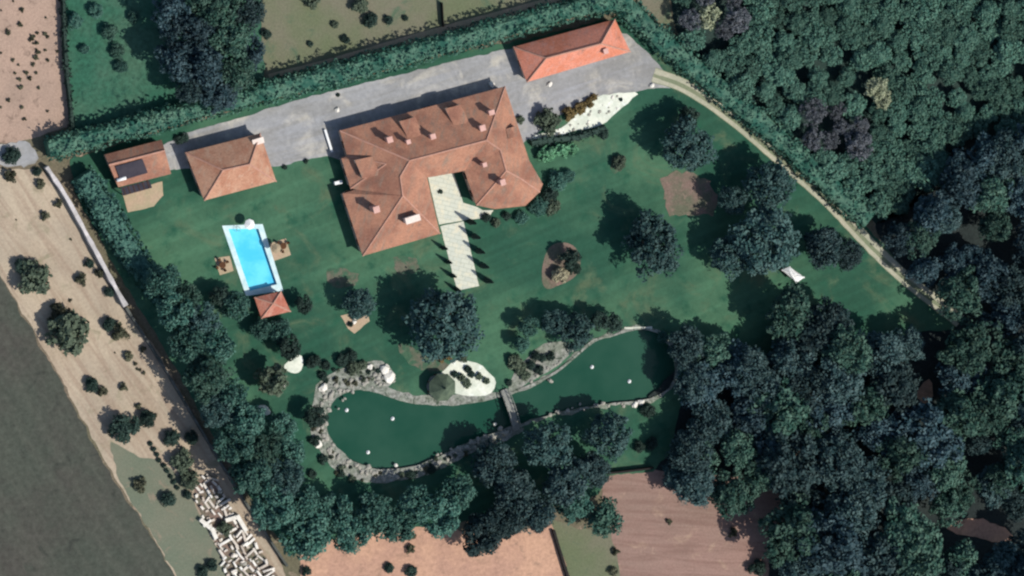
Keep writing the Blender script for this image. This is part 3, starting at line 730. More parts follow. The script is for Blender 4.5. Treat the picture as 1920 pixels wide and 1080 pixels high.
for (x, y, r, lb) in ((1190, 759, .5, 'white stone on the shore at the east end of the pond, the western of two'), (1202, 754, .6, 'white stone on the shore at the east end of the pond, the eastern of two'),
                      (606, 727, .8, 'large white boulder at the north-west end of the pond'), (730, 706, 1.0, 'large pale boulder at the east tip of the rockery'), (722, 692, .8, 'pale boulder behind the largest one of the rockery'),
                      (664, 603, .4, 'white stone on the tan gravel bed north of the rockery'), (595, 832, .85, 'rounded pale boulder among shrubs at the west end of the pond'), (694, 688, .6, 'white forked stone at the top of the rockery'),
                      (531, 722, .5, 'white stone beside the round tree west of the rockery'), (928, 795, .3, 'single pale stone in the water west of the footbridge'), (742, 872, .35, 'pale stone standing on the south shore tip of the pond'),
                      (922, 158, .6, 'white stone at the north-east corner of the villa roof'), (1030, 158, .5, 'white stone in front of the long outbuilding'), (1222, 160, .5, 'white stone where the drive meets the track'), (632, 206, .5, 'white stone on the drive north of the villa')):
    rock(x, y, r, lb, None, WROCKS, 'boulder', rnd)

along([(1000, 258), (1045, 250), (1085, 232), (1120, 205), (1160, 190)], 34, 8, .12, .32, 'pale stone on the white gravel bed east of the villa', 'stones on the white gravel bed', WROCKS + ROCKS)
# stone yard (south-west)
yard_ax = (W(480, 1040, 0) - W(390, 900, 0)).normalized(); yang = math.atan2(yard_ax.y, yard_ax.x)
SB = []
for i in range(6):
    m1 = MB(); m1.box((0, 0, .5), (1, 1, 1)); me = m1.mesh('stone_block', M['block'])
    for v in me.vertices:
        v.co.x += rnd.uniform(-.08, .08); v.co.y += rnd.uniform(-.14, .14); v.co.z += rnd.uniform(-.08, .08)
    SB.append(me)
YARD = [(386, 888), (410, 905), (428, 945), (450, 985), (478, 1020), (520, 1080), (520, 1100), (430, 1100), (405, 1020), (378, 965), (364, 935), (368, 905)]
def inpoly(x, y, P):
    r = False; j = len(P) - 1
    for i in range(len(P)):
        if (P[i][1] > y) != (P[j][1] > y) and x < (P[j][0] - P[i][0]) * (y - P[i][1]) / (P[j][1] - P[i][1]) + P[i][0]: r = not r
        j = i
    return r
sheet('yard', YARD, .06, M['mulch'], amp=.4)
placed = 0; tries = 0; pts = []
while placed < 118 and tries < 9000:
    tries += 1
    x = rnd.uniform(360, 525); y = rnd.uniform(885, 1100)
    if not inpoly(x, y, YARD) or math.hypot(x - 418, y - 985) < 14: continue
    if any(math.hypot(x - a, y - b) < 9 for a, b in pts): continue
    pts.append((x, y)); L_ = rnd.choice((.6, .8, 1.2, 1.7, 2.3)); a = yang + rnd.gauss(0, .2) + (math.pi / 2 if rnd.random() < .42 else 0)
    p = W(x, y, 0); hh = rnd.uniform(.2, .8)
    o = mobj('stone_block', rnd.choice(SB), None, (p.x, p.y, .05), (L_, rnd.uniform(.32, .52), hh), (0, 0, a))
    ln = 'long' if L_ > 1.6 else 'short'
    tag(o, '%s white cut stone lying %s in the stone yard' % (ln, 'along the strip' if abs(math.sin(a - yang)) < .5 else 'across the strip'), 'stone block', 'white stone blocks in the yard')
    placed += 1
for k in range(46):
    x = rnd.uniform(362, 520); y = rnd.uniform(888, 1090)
    if inpoly(x, y, YARD): rock(x, y, rnd.uniform(.15, .5), 'irregular pale rubble stone between the cut blocks of the stone yard', 'rubble stones in the yard', WROCKS + ROCKS, 'rubble_stone', rnd)
# two larger wall corners in the yard
for (pp_, lb) in (([(424, 974), (444, 968), (458, 992)], 'white L shaped wall corner in the middle of the stone yard'), ([(376, 975), (396, 992), (402, 1006)], 'thick white wall run on the west edge of the stone yard')):
    m1 = MB()
    for i in range(len(pp_) - 1):
        a, b = W(*pp_[i], 0), W(*pp_[i + 1], 0); c = (a + b) / 2; d = b - a
        m1.box((c.x, c.y, .45 + i * .03), (d.length + .7, .75, .9 + i * .06), math.atan2(d.y, d.x))
    tag(m1.build('ruined_wall', M['stone_w']), lb, 'wall')

# boundary wall on the west
def long_wall(name, px, w, h, mat, label, cat='wall', amp=.1):
    c = loop(px, 0, 1, 0, step=1.2, closed=False); m1 = MB(); prev = None
    for i, p in enumerate(c):
        d = (c[min(i + 1, len(c) - 1)] - c[max(i - 1, 0)]).normalized(); nv = Vector((-d.y, d.x, 0))
        w_ = w / 2 * (1 + amp * 2 * noise.noise(p * .8)); hz = h * (1 + amp * noise.noise(p * .5 + Vector((4, 4, 4))))
        cur = [p + nv * w_, p - nv * w_, p - nv * w_ + Vector((0, 0, hz)), p + nv * w_ + Vector((0, 0, hz))]
        if prev: m1.add(prev + cur, [(0, 1, 5, 4), (1, 2, 6, 5), (2, 3, 7, 6), (3, 0, 4, 7)] + ([(3, 2, 1, 0)] if i == 1 else []) + ([(4, 5, 6, 7)] if i == len(c) - 1 else []))
        prev = cur
    return tag(m1.build(name, mat), label, cat)
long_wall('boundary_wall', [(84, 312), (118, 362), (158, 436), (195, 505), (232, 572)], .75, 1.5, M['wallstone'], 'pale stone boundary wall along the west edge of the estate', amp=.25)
long_wall('boundary_wall', [(234, 576), (300, 678), (360, 780), (420, 880), (480, 975), (536, 1060)], .4, 1.0, M['wallstone_shade'], 'shaded stone boundary wall running behind the western trees to the stone yard', amp=.3)
long_wall('garden_wall', [(1136, 886), (1175, 882), (1222, 876)], .35, 1.3, M['darkwall'], 'dark low wall between the ploughed field and the lawn')
long_wall('garden_wall', [(1036, 994), (1050, 1040), (1064, 1085)], .5, .9, M['darkwall'], 'dark low wall between the sandy soil and the grass strip in the south')
long_wall('fence', [(826, 4), (829, 50)], .12, 1.2, M['darkwall'], 'thin dark fence crossing the pasture north of the hedge', 'fence')

# ---------------------------------------------------------------- vegetation
def leaves_to_mesh(name, cen, nor, size, mat, rnd, core=None):
    vs = []; fs = []
    for c, n_, s in zip(cen, nor, size):
        a = n_.orthogonal().normalized(); a = Matrix.Rotation(rnd.uniform(0, 6.28), 3, n_) @ a; b = n_.cross(a)
        k = len(vs); l = s * rnd.uniform(.8, 1.3); w = s * rnd.uniform(.55, .9)
        vs += [c - a * l, c + b * w * rnd.uniform(.7, 1.1), c + a * l, c - b * w]
        fs.append((k, k + 1, k + 2, k + 3))
    if core:
        k = len(vs); vs += core[0]; fs += [tuple(i + k for i in f) for f in core[1]]
    me = bpy.data.meshes.new(name); me.from_pydata(vs, [], fs); me.materials.append(mat); me.update(); return me
def rdir(rnd, zmin=-1):
    while True:
        v = Vector((rnd.gauss(0, 1), rnd.gauss(0, 1), rnd.gauss(0, 1))).normalized()
        if v.z > zmin: return v
def crown(seed, mat, ncl, nlf, leaf, flat=.85, shell=(.62, .86), cl=(.2, .36), irr=.3, name='crown'):
    """unit crown: clumps of leaf-sized faces through an uneven dome"""
    rnd = random.Random(seed); cen = []; nor = []; sz = []; off = Vector((seed * 1.7, seed * .9, 3))
    for i in range(ncl):
        d = rdir(rnd, -.45); rr = rnd.uniform(*shell) if i % 4 else rnd.uniform(.1, .5)
        rr *= 1 + irr * noise.noise(d * 1.4 + off); cr = rnd.uniform(*cl)
        cc = Vector((d.x * rr, d.y * rr, d.z * rr * flat))
        for j in range(nlf):
            e = rdir(rnd, -.6); q = cc + Vector((e.x, e.y, e.z * .8)) * cr * rnd.uniform(.55, 1.05)
            nn = (e * .7 + rdir(rnd) * .7 + Vector((0, 0, .35))).normalized()
            cen.append(q); nor.append(nn); sz.append(leaf * rnd.uniform(.6, 1.4))
    return leaves_to_mesh(name, cen, nor, sz, mat, rnd)
def trunk_mesh(seed):
    rnd = random.Random(seed); m1 = MB(); pts = [Vector((0, 0, 0)), Vector((rnd.uniform(-.05, .05), rnd.uniform(-.05, .05), .5)), Vector((rnd.uniform(-.08, .08), rnd.uniform(-.08, .08), 1.0))]
    m1.tube(pts[0], pts[1], .07, .05, 8); m1.tube(pts[1], pts[2], .05, .03, 8)
    for k in range(5):
        a = rnd.uniform(0, 6.28); s = pts[1].lerp(pts[2], rnd.uniform(-.1, .8)); e = s + Vector((math.cos(a) * .45, math.sin(a) * .45, rnd.uniform(.2, .4)))
        m1.tube(s, e, .028, .01, 6)
    return m1.mesh('trunk', M['bark'])
TR = [trunk_mesh(i) for i in range(3)]
def protos(mat, base, n=3, big=(95, 46, .062), **kw):
    return [crown(base + i, M[mat], big[0], big[1], big[2], **kw) for i in range(n)]
PR = {
    'wood': protos('l_wood', 10, 5, (120, 44, .058), cl=(.16, .3), irr=.45),
    'woodblue': protos('l_woodblue', 20, 3, (95, 50, .06), cl=(.13, .34), irr=.6),
    'woodgreen': protos('l_woodgreen', 24, 3, (100, 46, .06), cl=(.12, .3), irr=.6),
    'tree': protos('l_tree', 30, 4, (130, 44, .052), cl=(.13, .26), irr=.35),
    'row': protos('l_row', 50, 4, (80, 46, .07), cl=(.2, .34), irr=.3),
    'scrub': protos('l_scrub', 70, 5, (60, 36, .085), cl=(.2, .36), irr=.45),
    'grey': protos('l_grey', 90, 3, (70, 30, .06), cl=(.14, .26), irr=.45),
    'pale': protos('l_pale', 100, 2, (60, 30, .075), cl=(.14, .26), irr=.45),
    'dark': protos('l_dark', 110, 4, (55, 44, .085), cl=(.2, .34), irr=.3),
    'shrub': protos('l_shrub', 130, 4, (34, 36, .13), cl=(.25, .4), irr=.35),
    'bright': protos('l_bright', 150, 3, (28, 32, .14), cl=(.25, .4), irr=.35),
    'ochre': protos('l_ochre', 160, 2, (26, 32, .15), cl=(.25, .4)),
    'tan': protos('l_tan', 170, 1, (60, 40, .1), cl=(.2, .3), irr=.05),
    'weed': protos('l_weed', 180, 4, (22, 26, .17), cl=(.25, .42), irr=.5),
}
vr_ = random.Random(21)
def tree(kind, px, py, r, label, zc=None, group=None, name='tree', cat='tree', flat=1.0):
    """px,py: crown centre in the photo; r: crown radius in photo pixels"""
    rm = r * 0.1; zc = zc if zc is not None else rm * 1.05 + .8
    p = W(px, py, zc); rt = empty(name, (p.x, p.y, 0), label, cat, group, vr_.uniform(0, 6.28))
    mobj('crown', vr_.choice(PR[kind]), rt, (0, 0, zc), (rm * vr_.uniform(.95, 1.08), rm * vr_.uniform(.95, 1.08), rm * flat * vr_.uniform(.9, 1.1)))
    th = zc + rm * .2
    mobj('trunk', vr_.choice(TR), rt, (0, 0, 0), (rm * .9, rm * .9, th))
    return rt
def bush(kind, px, py, r, label, group=None, name='shrub', cat='shrub', flat=.85):
    rm = r * 0.1; zc = rm * .55; p = W(px, py, zc)
    o = mobj(name, vr_.choice(PR[kind]), None, (p.x, p.y, zc), (rm, rm * vr_.uniform(.9, 1.1), rm * flat), (0, 0, vr_.uniform(0, 6.28)))
    return tag(o, label, cat, group)

def hedge(name, px, w, h, label, mat='l_hedge', leaf=.3, dens=5.0, seed=1, cat='hedge', rag=.85):
    """clipped row: leafy faces over a solid twiggy body"""
    rnd = random.Random(seed); c = loop(px, 0, 1, 0, step=.7, closed=False); cen = []; nor = []; sz = []; V = []; F = []; sect = []
    for i, p in enumerate(c):
        d = (c[min(i + 1, len(c) - 1)] - c[max(i - 1, 0)]).normalized(); nv = Vector((-d.y, d.x, 0)); hh = h * (1 + .2 * noise.noise(p * .35)); ww = w * (1 + .26 * noise.noise(p * .3 + Vector((8, 1, 2))))
        sect.append((p, d, nv, hh, ww)); k = .36
        V += [p + nv * ww * k, p + nv * ww * k + Vector((0, 0, hh * .78)), p + nv * ww * k * .7 + Vector((0, 0, hh * .9)), p - nv * ww * k * .7 + Vector((0, 0, hh * .9)), p - nv * ww * k + Vector((0, 0, hh * .78)), p - nv * ww * k]
    for i in range(len(c) - 1):
        for j in range(5): F.append((i * 6 + j, i * 6 + j + 1, i * 6 + 7 + j, i * 6 + 6 + j))
    F += [(0, 1, 2, 3, 4, 5), tuple(range((len(c) - 1) * 6 + 5, (len(c) - 1) * 6 - 1, -1))]
    for i in range(len(c) - 1):
        p, d, nv, hh, ww = sect[i]; L_ = (c[i + 1] - p).length
        for k in range(int(L_ * (ww + 2 * hh) * dens)):
            s = rnd.uniform(-1, 1) * (ww / 2 + hh); q = p + d * rnd.uniform(0, L_)
            if abs(s) < ww / 2: o = nv * s + Vector((0, 0, hh)); n0 = Vector((0, 0, 1))
            else:
                sg = 1 if s > 0 else -1; o = nv * sg * ww / 2 + Vector((0, 0, hh - (abs(s) - ww / 2))); n0 = nv * sg
            wpos = q + o; bumpy = noise.noise(wpos * .9) * rag + noise.noise(wpos * 2.3) * rag * .5
            cen.append(wpos + n0 * (bumpy - .12)); nor.append((n0 * .8 + rdir(rnd) * .8).normalized()); sz.append(leaf * rnd.uniform(.6, 1.4))
    return tag(mobj(name, leaves_to_mesh(name, cen, nor, sz, M[mat], rnd, (V, F))), label, cat)
# hedge centre lines are given at ground level
hedge('hedge', [(84, 278), (200, 248), (335, 212), (500, 168), (700, 117), (840, 78), (1000, 34), (1110, 5), (1175, 2)], 4.3, 3.8, 'long clipped green hedge along the north edge behind the villa', seed=2)
hedge('hedge', [(1165, 10), (1205, 48), (1250, 88), (1325, 150), (1400, 212), (1470, 272), (1540, 338), (1622, 410)], 4.6, 3.0, 'straight clipped green hedge beside the east track', seed=3)
hedge('hedge', [(150, 326), (176, 368), (210, 422), (245, 478), (278, 522), (306, 556)], 4.6, 3.6, 'broad green hedge along the west boundary near the cottage', mat='l_row', leaf=.36, seed=4, rag=.9)
hedge('hedge', [(994, 268), (1020, 262), (1050, 260), (1082, 257), (1110, 248), (1132, 238)], 1.3, 1.3, 'low dark hedge under the white gravel bed east of the villa', mat='l_dark', leaf=.26, seed=5)
hedge('hedgerow', [(116, -10), (118, 60), (122, 130), (130, 200), (133, 240)], .9, 1.5, 'thin dark hedgerow between the ploughed field and the meadow', mat='l_dark', leaf=.26, seed=6)

# cypresses along the walkway
def cyp_mesh(seed):
    rnd = random.Random(seed); cen = []; nor = []; sz = []
    for i in range(620):
        z = rnd.random() ** .8; r0 = .5 * (1 - z) ** .75 * min(1, .35 + z * 6) + .03; a = rnd.uniform(0, 6.28); rr = r0 * rnd.uniform(.6, 1.12)
        cen.append(Vector((math.cos(a) * rr, math.sin(a) * rr, .25 + z * 4.75))); nor.append(Vector((math.cos(a), math.sin(a), .35)).normalized()); sz.append(rnd.uniform(.13, .26))
    return leaves_to_mesh('foliage', cen, nor, sz, M['l_dark'], rnd)
CY = [cyp_mesh(i) for i in range(3)]
ordn = ['northernmost', 'second', 'third', 'fourth', 'southernmost']
mt = MB(); mt.tube((0, 0, 0), (0, 0, 1.2), .1, .06, 6); CT = mt.mesh('trunk', M['bark'])
def cypress(px, py, s, label, group):
    p = W(px, py, 0); rt = empty('cypress', (p.x, p.y, 0), label, 'cypress', group, vr_.uniform(0, 6))
    mobj('foliage', vr_.choice(CY), rt, (0, 0, 0), (s * 1.15, s * 1.15, s * .85)); mobj('trunk', CT, rt)
for k in range(4):
    x, y = 829 + k * 8.3, 464 + k * 26
    cypress(x, y, .74, '%s dark cypress on the west side of the stone walkway' % ['northernmost', 'second', 'third', 'southernmost'][k], 'cypresses west of the walkway')
for k in range(5):
    x, y = 879 + k * 8.0, 415 + k * 27.5
    cypress(x, y, .98, '%s dark cypress on the east side of the stone walkway' % ordn[k], 'cypresses east of the walkway')

# lawn trees
T = tree
T('tree', 832, 606, 70, 'largest lone tree on the lawn between the villa and the pond', 6.0, flat=1.0)
T('tree', 1222, 460, 60, 'broad tree standing alone on the lawn east of the walkway', 5.2)
T('tree', 1288, 278, 52, 'broad tree at the north end of the bare soil patch', 5.2)
T('dark', 1290, 222, 24, 'small dark tree north of the broad tree, close to the track', 3.2)
T('tree', 1440, 346, 52, 'dense tree close to the east track halfway along the hedge', 5.4)
T('tree', 1375, 375, 30, 'small tree on the east edge of the bare soil patch', 4.5)
T('tree', 1435, 452, 68, 'widest dark tree of the eastern lawn, south of the dense track tree', 6.4)
T('tree', 1368, 478, 42, 'western neighbour of the widest tree on the eastern lawn', 4.4)
T('wood', 1545, 462, 42, 'greyish tree just north of the white roofed shed', 4.5)
T('wood', 1588, 478, 30, 'small greyish tree between the shed and the track', 3.5)
T('tree', 1078, 618, 36, 'round dark tree on the north bank of the pond', 3.9)
T('tree', 1040, 605, 28, 'dark tree leaning against the round tree on the north bank', 3.3)
T('dark', 1148, 606, 19, 'small round tree at the pond kerb', 3.0)
T('dark', 1125, 600, 18, 'small dark tree between the pond kerb and the round tree', 3.4)
T('row', 990, 612, 20, 'small slender tree at the west end of the pond trees', 3.0)
T('row', 978, 645, 17, 'small olive green tree above the stony bank', 2.2)
T('dark', 1070, 485, 20, 'dark small tree in the oval mulch bed', 2.6)
bush('tan', 1050, 516, 16, 'pale tan ball shrub in the oval mulch bed', flat=1)
bush('dark', 1078, 505, 13, 'low dark shrub in the oval mulch bed')
bush('shrub', 1161, 305, 15, 'single shrub in the small round bed on the east lawn')
T('tree', 672, 568, 30, 'tree above the tan gravel bed west of the largest lawn tree', 3.6)
bush('dark', 662, 592, 7, 'tiny dark shrub behind the white stone of the tan gravel bed')
bush('dark', 657, 608, 6, 'tiny dark shrub in front of the white stone of the tan gravel bed')
T('dark', 540, 652, 24, 'dark oval tree beside the small white gravel bed', 3.0, flat=1.1)
T('shrub', 512, 712, 30, 'round grey green tree on the lawn west of the rockery', 3.8)
T('row', 440, 572, 28, 'tree on the lawn west of the pool house', 3.6)
T('dark', 412, 556, 20, 'dark tree behind the tree west of the pool house', 3.0)
T('dark', 568, 572, 18, 'dark small tree east of the pool house', 2.4)
T('row', 524, 620, 22, 'bluish shrubby tree south of the pool house', 2.2)
T('row', 490, 618, 20, 'green shrubby tree south-west of the pool house', 2.2)
T('dark', 590, 780, 22, 'dark round tree on the west shore of the pond', 3.2)
T('row', 528, 800, 28, 'tree between the west tree row and the pond', 4.2)
T('row', 545, 850, 29, 'tree south of the one between the tree row and the pond', 4.2)
for (kd, x, y, r, lb) in (
    ('dark', 588, 678, 14, 'dark shrub east of the small white gravel bed'), ('dark', 612, 685, 10, 'dark shrub second in the row above the rockery'), ('dark', 640, 676, 13, 'dark shrub third in the row above the rockery'),
    ('dark', 658, 668, 13, 'tallest dark shrub of the row above the rockery'), ('shrub', 662, 690, 13, 'brownish shrub at the top of the rockery'), ('dark', 605, 705, 9, 'small dark shrub beside the large white boulder'),
    ('shrub', 680, 684, 9, 'grey shrub beside the forked stone of the rockery'), ('dark', 590, 828, 11, 'dark shrub beside the rounded pale boulder'), ('dark', 607, 862, 10, 'dark shrub on the south-west lawn by the shore'),
    ('dark', 640, 888, 8, 'dark shrub on the outer edge of the south-west shore'), ('shrub', 660, 898, 7, 'low shrub south of the stony shore'), ('dark', 586, 888, 9, 'dark shrub on the grass south-west of the pond'),
    ('dark', 1005, 668, 10, 'dark shrub on the stony bank, the upper one'), ('dark', 1017, 672, 8, 'dark shrub right of the upper one on the stony bank'), ('dark', 1032, 668, 9, 'dark shrub under the round pond tree'),
    ('dark', 995, 685, 10, 'long dark shrub on the stony bank, its left part'), ('dark', 1012, 694, 10, 'long dark shrub on the stony bank, its right part'), ('shrub', 975, 690, 12, 'weedy shrub on the west end of the stony bank'),
    ('shrub', 985, 704, 10, 'weedy shrub low on the stony bank'), ('dark', 954, 718, 7, 'dark shrub at the north end of the footbridge'), ('shrub', 965, 678, 14, 'olive shrub on the lawn edge above the stony bank'),
    ('dark', 853, 702, 7, 'brown shrub on the west part of the white gravel bed'), ('shrub', 866, 708, 8, 'shrub in the middle of the white gravel bed, the lower one'), ('dark', 878, 692, 8, 'dark shrub in the middle of the white gravel bed, the upper one'),
    ('dark', 884, 702, 7, 'dark shrub right of the middle of the white gravel bed'), ('shrub', 876, 720, 8, 'shrub on the lower edge of the white gravel bed'), ('shrub', 898, 706, 7, 'shrub on the east part of the white gravel bed'),
    ('shrub', 912, 714, 7, 'easternmost shrub of the white gravel bed'), ('ochre', 826, 672, 9, 'brown shrub north-west of the white gravel bed'), ('ochre', 840, 668, 9, 'brown shrub directly north of the white gravel bed'),
    ('shrub', 868, 672, 9, 'grey shrub on the north edge of the white gravel bed'), ('shrub', 1028, 226, 24, 'large round grey green shrub at the west end of the white gravel bed'),
    ('ochre', 1068, 214, 14, 'ochre shrub, first of four beside the large round shrub'), ('ochre', 1088, 202, 12, 'ochre shrub, second of four beside the large round shrub'), ('ochre', 1104, 192, 10, 'ochre shrub, third of four beside the large round shrub'),
    ('ochre', 1114, 182, 7, 'smallest ochre shrub, last of four on the gravel bed'), ('dark', 1164, 187, 4, 'tiny dark shrub alone on the white gravel bed'), ('shrub', 976, 224, 8, 'small shrub at the east wall of the villa'),
    ('bright', 1025, 288, 17, 'bright green shrub under the low hedge, the western one'), ('bright', 1050, 282, 16, 'bright green shrub under the low hedge, the middle one'), ('bright', 1072, 278, 12, 'bright green shrub under the low hedge, the eastern one'),
    ('dark', 1130, 250, 12, 'dark shrub at the east end of the low hedge'), ('row', 1045, 340, 20, 'green shrub at the east corner of the villa'), ('row', 1065, 330, 14, 'small green shrub behind the one at the east corner of the villa'),
    ('dark', 1030, 362, 17, 'dark shrub at the south-east corner of the villa'), ('row', 1010, 388, 18, 'bluish shrub south-east of the villa'), ('row', 978, 408, 13, 'round green shrub south of the villa, east of the terrace'),
    ('shrub', 1035, 388, 15, 'grey green shrub furthest out from the south-east corner of the villa'), ('dark', 912, 408, 9, 'dark shrub on the terrace edge'), ('dark', 950, 405, 9, 'dark shrub under the south eave of the villa'), ('shrub', 930, 418, 9, 'weedy shrub on the grass below the terrace'),
    ('dark', 826, 360, 5, 'dark potted shrub on the terrace'), ('dark', 574, 302, 5, 'tiny dark shrub on the drive edge, the eastern of two'), ('dark', 534, 314, 5, 'tiny dark shrub on the drive edge, the western of two'),
    ('dark', 634, 178, 4, 'tiny dark shrub on the drive below the north hedge'), ('dark', 336, 262, 9, 'dark shrub between the cottage and the guest house, nearer the cottage'), ('dark', 346, 258, 9, 'dark shrub between the cottage and the guest house, nearer the hedge'),
    ('dark', 1198, 838, 12, 'dark shrub on the south-east grass'), ('dark', 1215, 770, 14, 'dark shrub at the east end of the pond'), ('row', 1242, 632, 12, 'grey shrub on the east shore of the pond'),
    ('dark', 1222, 832, 12, 'round dark shrub beside the eastern wood'), ('dark', 808, 880, 9, 'dark shrub on the south shore of the pond'), ('dark', 770, 890, 9, 'dark shrub south of the pond tip')):
    bush(kd, x, y, r, lb)

for k in range(26):
    t_ = vr_.random(); sp = [(598, 800), (600, 830), (625, 868), (665, 892), (720, 898), (790, 884), (850, 856), (930, 822)]; q_ = t_ * (len(sp) - 1); i_ = min(int(q_), len(sp) - 2); f_ = q_ - i_
    bush(vr_.choice(('dark', 'weed', 'shrub')), sp[i_][0] * (1 - f_) + sp[i_ + 1][0] * f_ + vr_.gauss(0, 7), sp[i_][1] * (1 - f_) + sp[i_ + 1][1] * f_ + vr_.gauss(0, 5), vr_.uniform(3, 6), 'small tuft among the rocks of the southern pond shore', 'tufts on the southern pond shore', 'tuft', 'plant')
for k in range(20):
    bush(vr_.choice(('dark', 'weed', 'shrub')), vr_.uniform(605, 735), vr_.uniform(690, 722), vr_.uniform(3, 6), 'small tuft among the rocks north-west of the pond', 'tufts on the rockery', 'tuft', 'plant')
# west tree row and south tree belt: (x, y, r)
row_lab = 'green tree of the western row, %s'
WEST = [(305, 528, 34, 'at its north end beside the hedge'), (348, 552, 30, 'west of the pool, its crown next to the lawn'), (325, 582, 38, 'next to the boundary wall level with the pool house'), (378, 600, 36, 'level with the pool house, lawn side'),
        (352, 642, 40, 'wall side, south-west of the pool house'), (402, 650, 38, 'lawn side, south-west of the pool house'), (388, 700, 46, 'with a rounded bright southern rim'), (432, 745, 36, 'lawn side, west of the round grey green tree'),
        (408, 772, 38, 'wall side, level with the west end of the pond'), (462, 790, 40, 'lawn side, level with the small white slab'), (440, 830, 42, 'wall side, just north of the stone yard'), (492, 845, 40, 'lawn side, level with the middle of the pond'),
        (472, 890, 42, 'wall side, next to the top of the stone yard'), (530, 900, 42, 'with a bright top south-west of the pond'), (512, 950, 46, 'wall side, beside the middle of the stone yard'), (566, 945, 36, 'lawn side, near its south end')]
for i, (x, y, r, lb) in enumerate(WEST):
    T(('row', 'woodgreen', 'row', 'tree', 'row')[i % 5], x, y, r * .95, row_lab % lb, r * .1 * .95 + 3.6, 'trees of the western row')
SOUTH = [('row', 575, 1000, 50, 'broad green tree at the south-west corner of the estate'), ('row', 625, 960, 36, 'green tree east of the south-west corner tree'), ('row', 655, 1000, 38, 'green tree on the south edge above the pinkish soil field'),
         ('row', 700, 965, 38, 'bluish green tree south of the pond, western one'), ('row', 745, 985, 34, 'green tree with pale tips on the south edge'), ('row', 778, 948, 38, 'dark green tree directly south of the pond tip'),
         ('row', 825, 965, 42, 'teal tree with a rounded crown south of the pond'), ('row', 858, 925, 36, 'teal tree just behind the grass gap south of the pond'), ('wood', 905, 1000, 42, 'dark tree on the south edge above the sandy soil'),
         ('wood', 925, 870, 44, 'dark tree at the south end of the footbridge, west side'), ('wood', 965, 920, 44, 'dark tree with bright green fringe behind the footbridge tree'), ('tree', 1030, 835, 50, 'large dark tree at the south end of the footbridge, east side'),
         ('wood', 1060, 900, 48, 'large tree behind the footbridge, next to the ploughed field'), ('wood', 1000, 965, 40, 'dark tree above the grass strip in the south'), ('tree', 1140, 812, 46, 'round tree on the south bank of the eastern pond arm'),
         ('row', 1075, 945, 34, 'green tree above the bush at the ploughed field'), ('scrub', 1130, 972, 34, 'grey green bush at the west edge of the ploughed field'), ('wood', 1115, 880, 34, 'tree behind the dark low wall'), ('wood', 945, 975, 36, 'dark tree between the two southern soil fields')]
for kd, x, y, r, lb in SOUTH: T(kd, x, y, r, lb, r * .1 * .95 + 1.0)

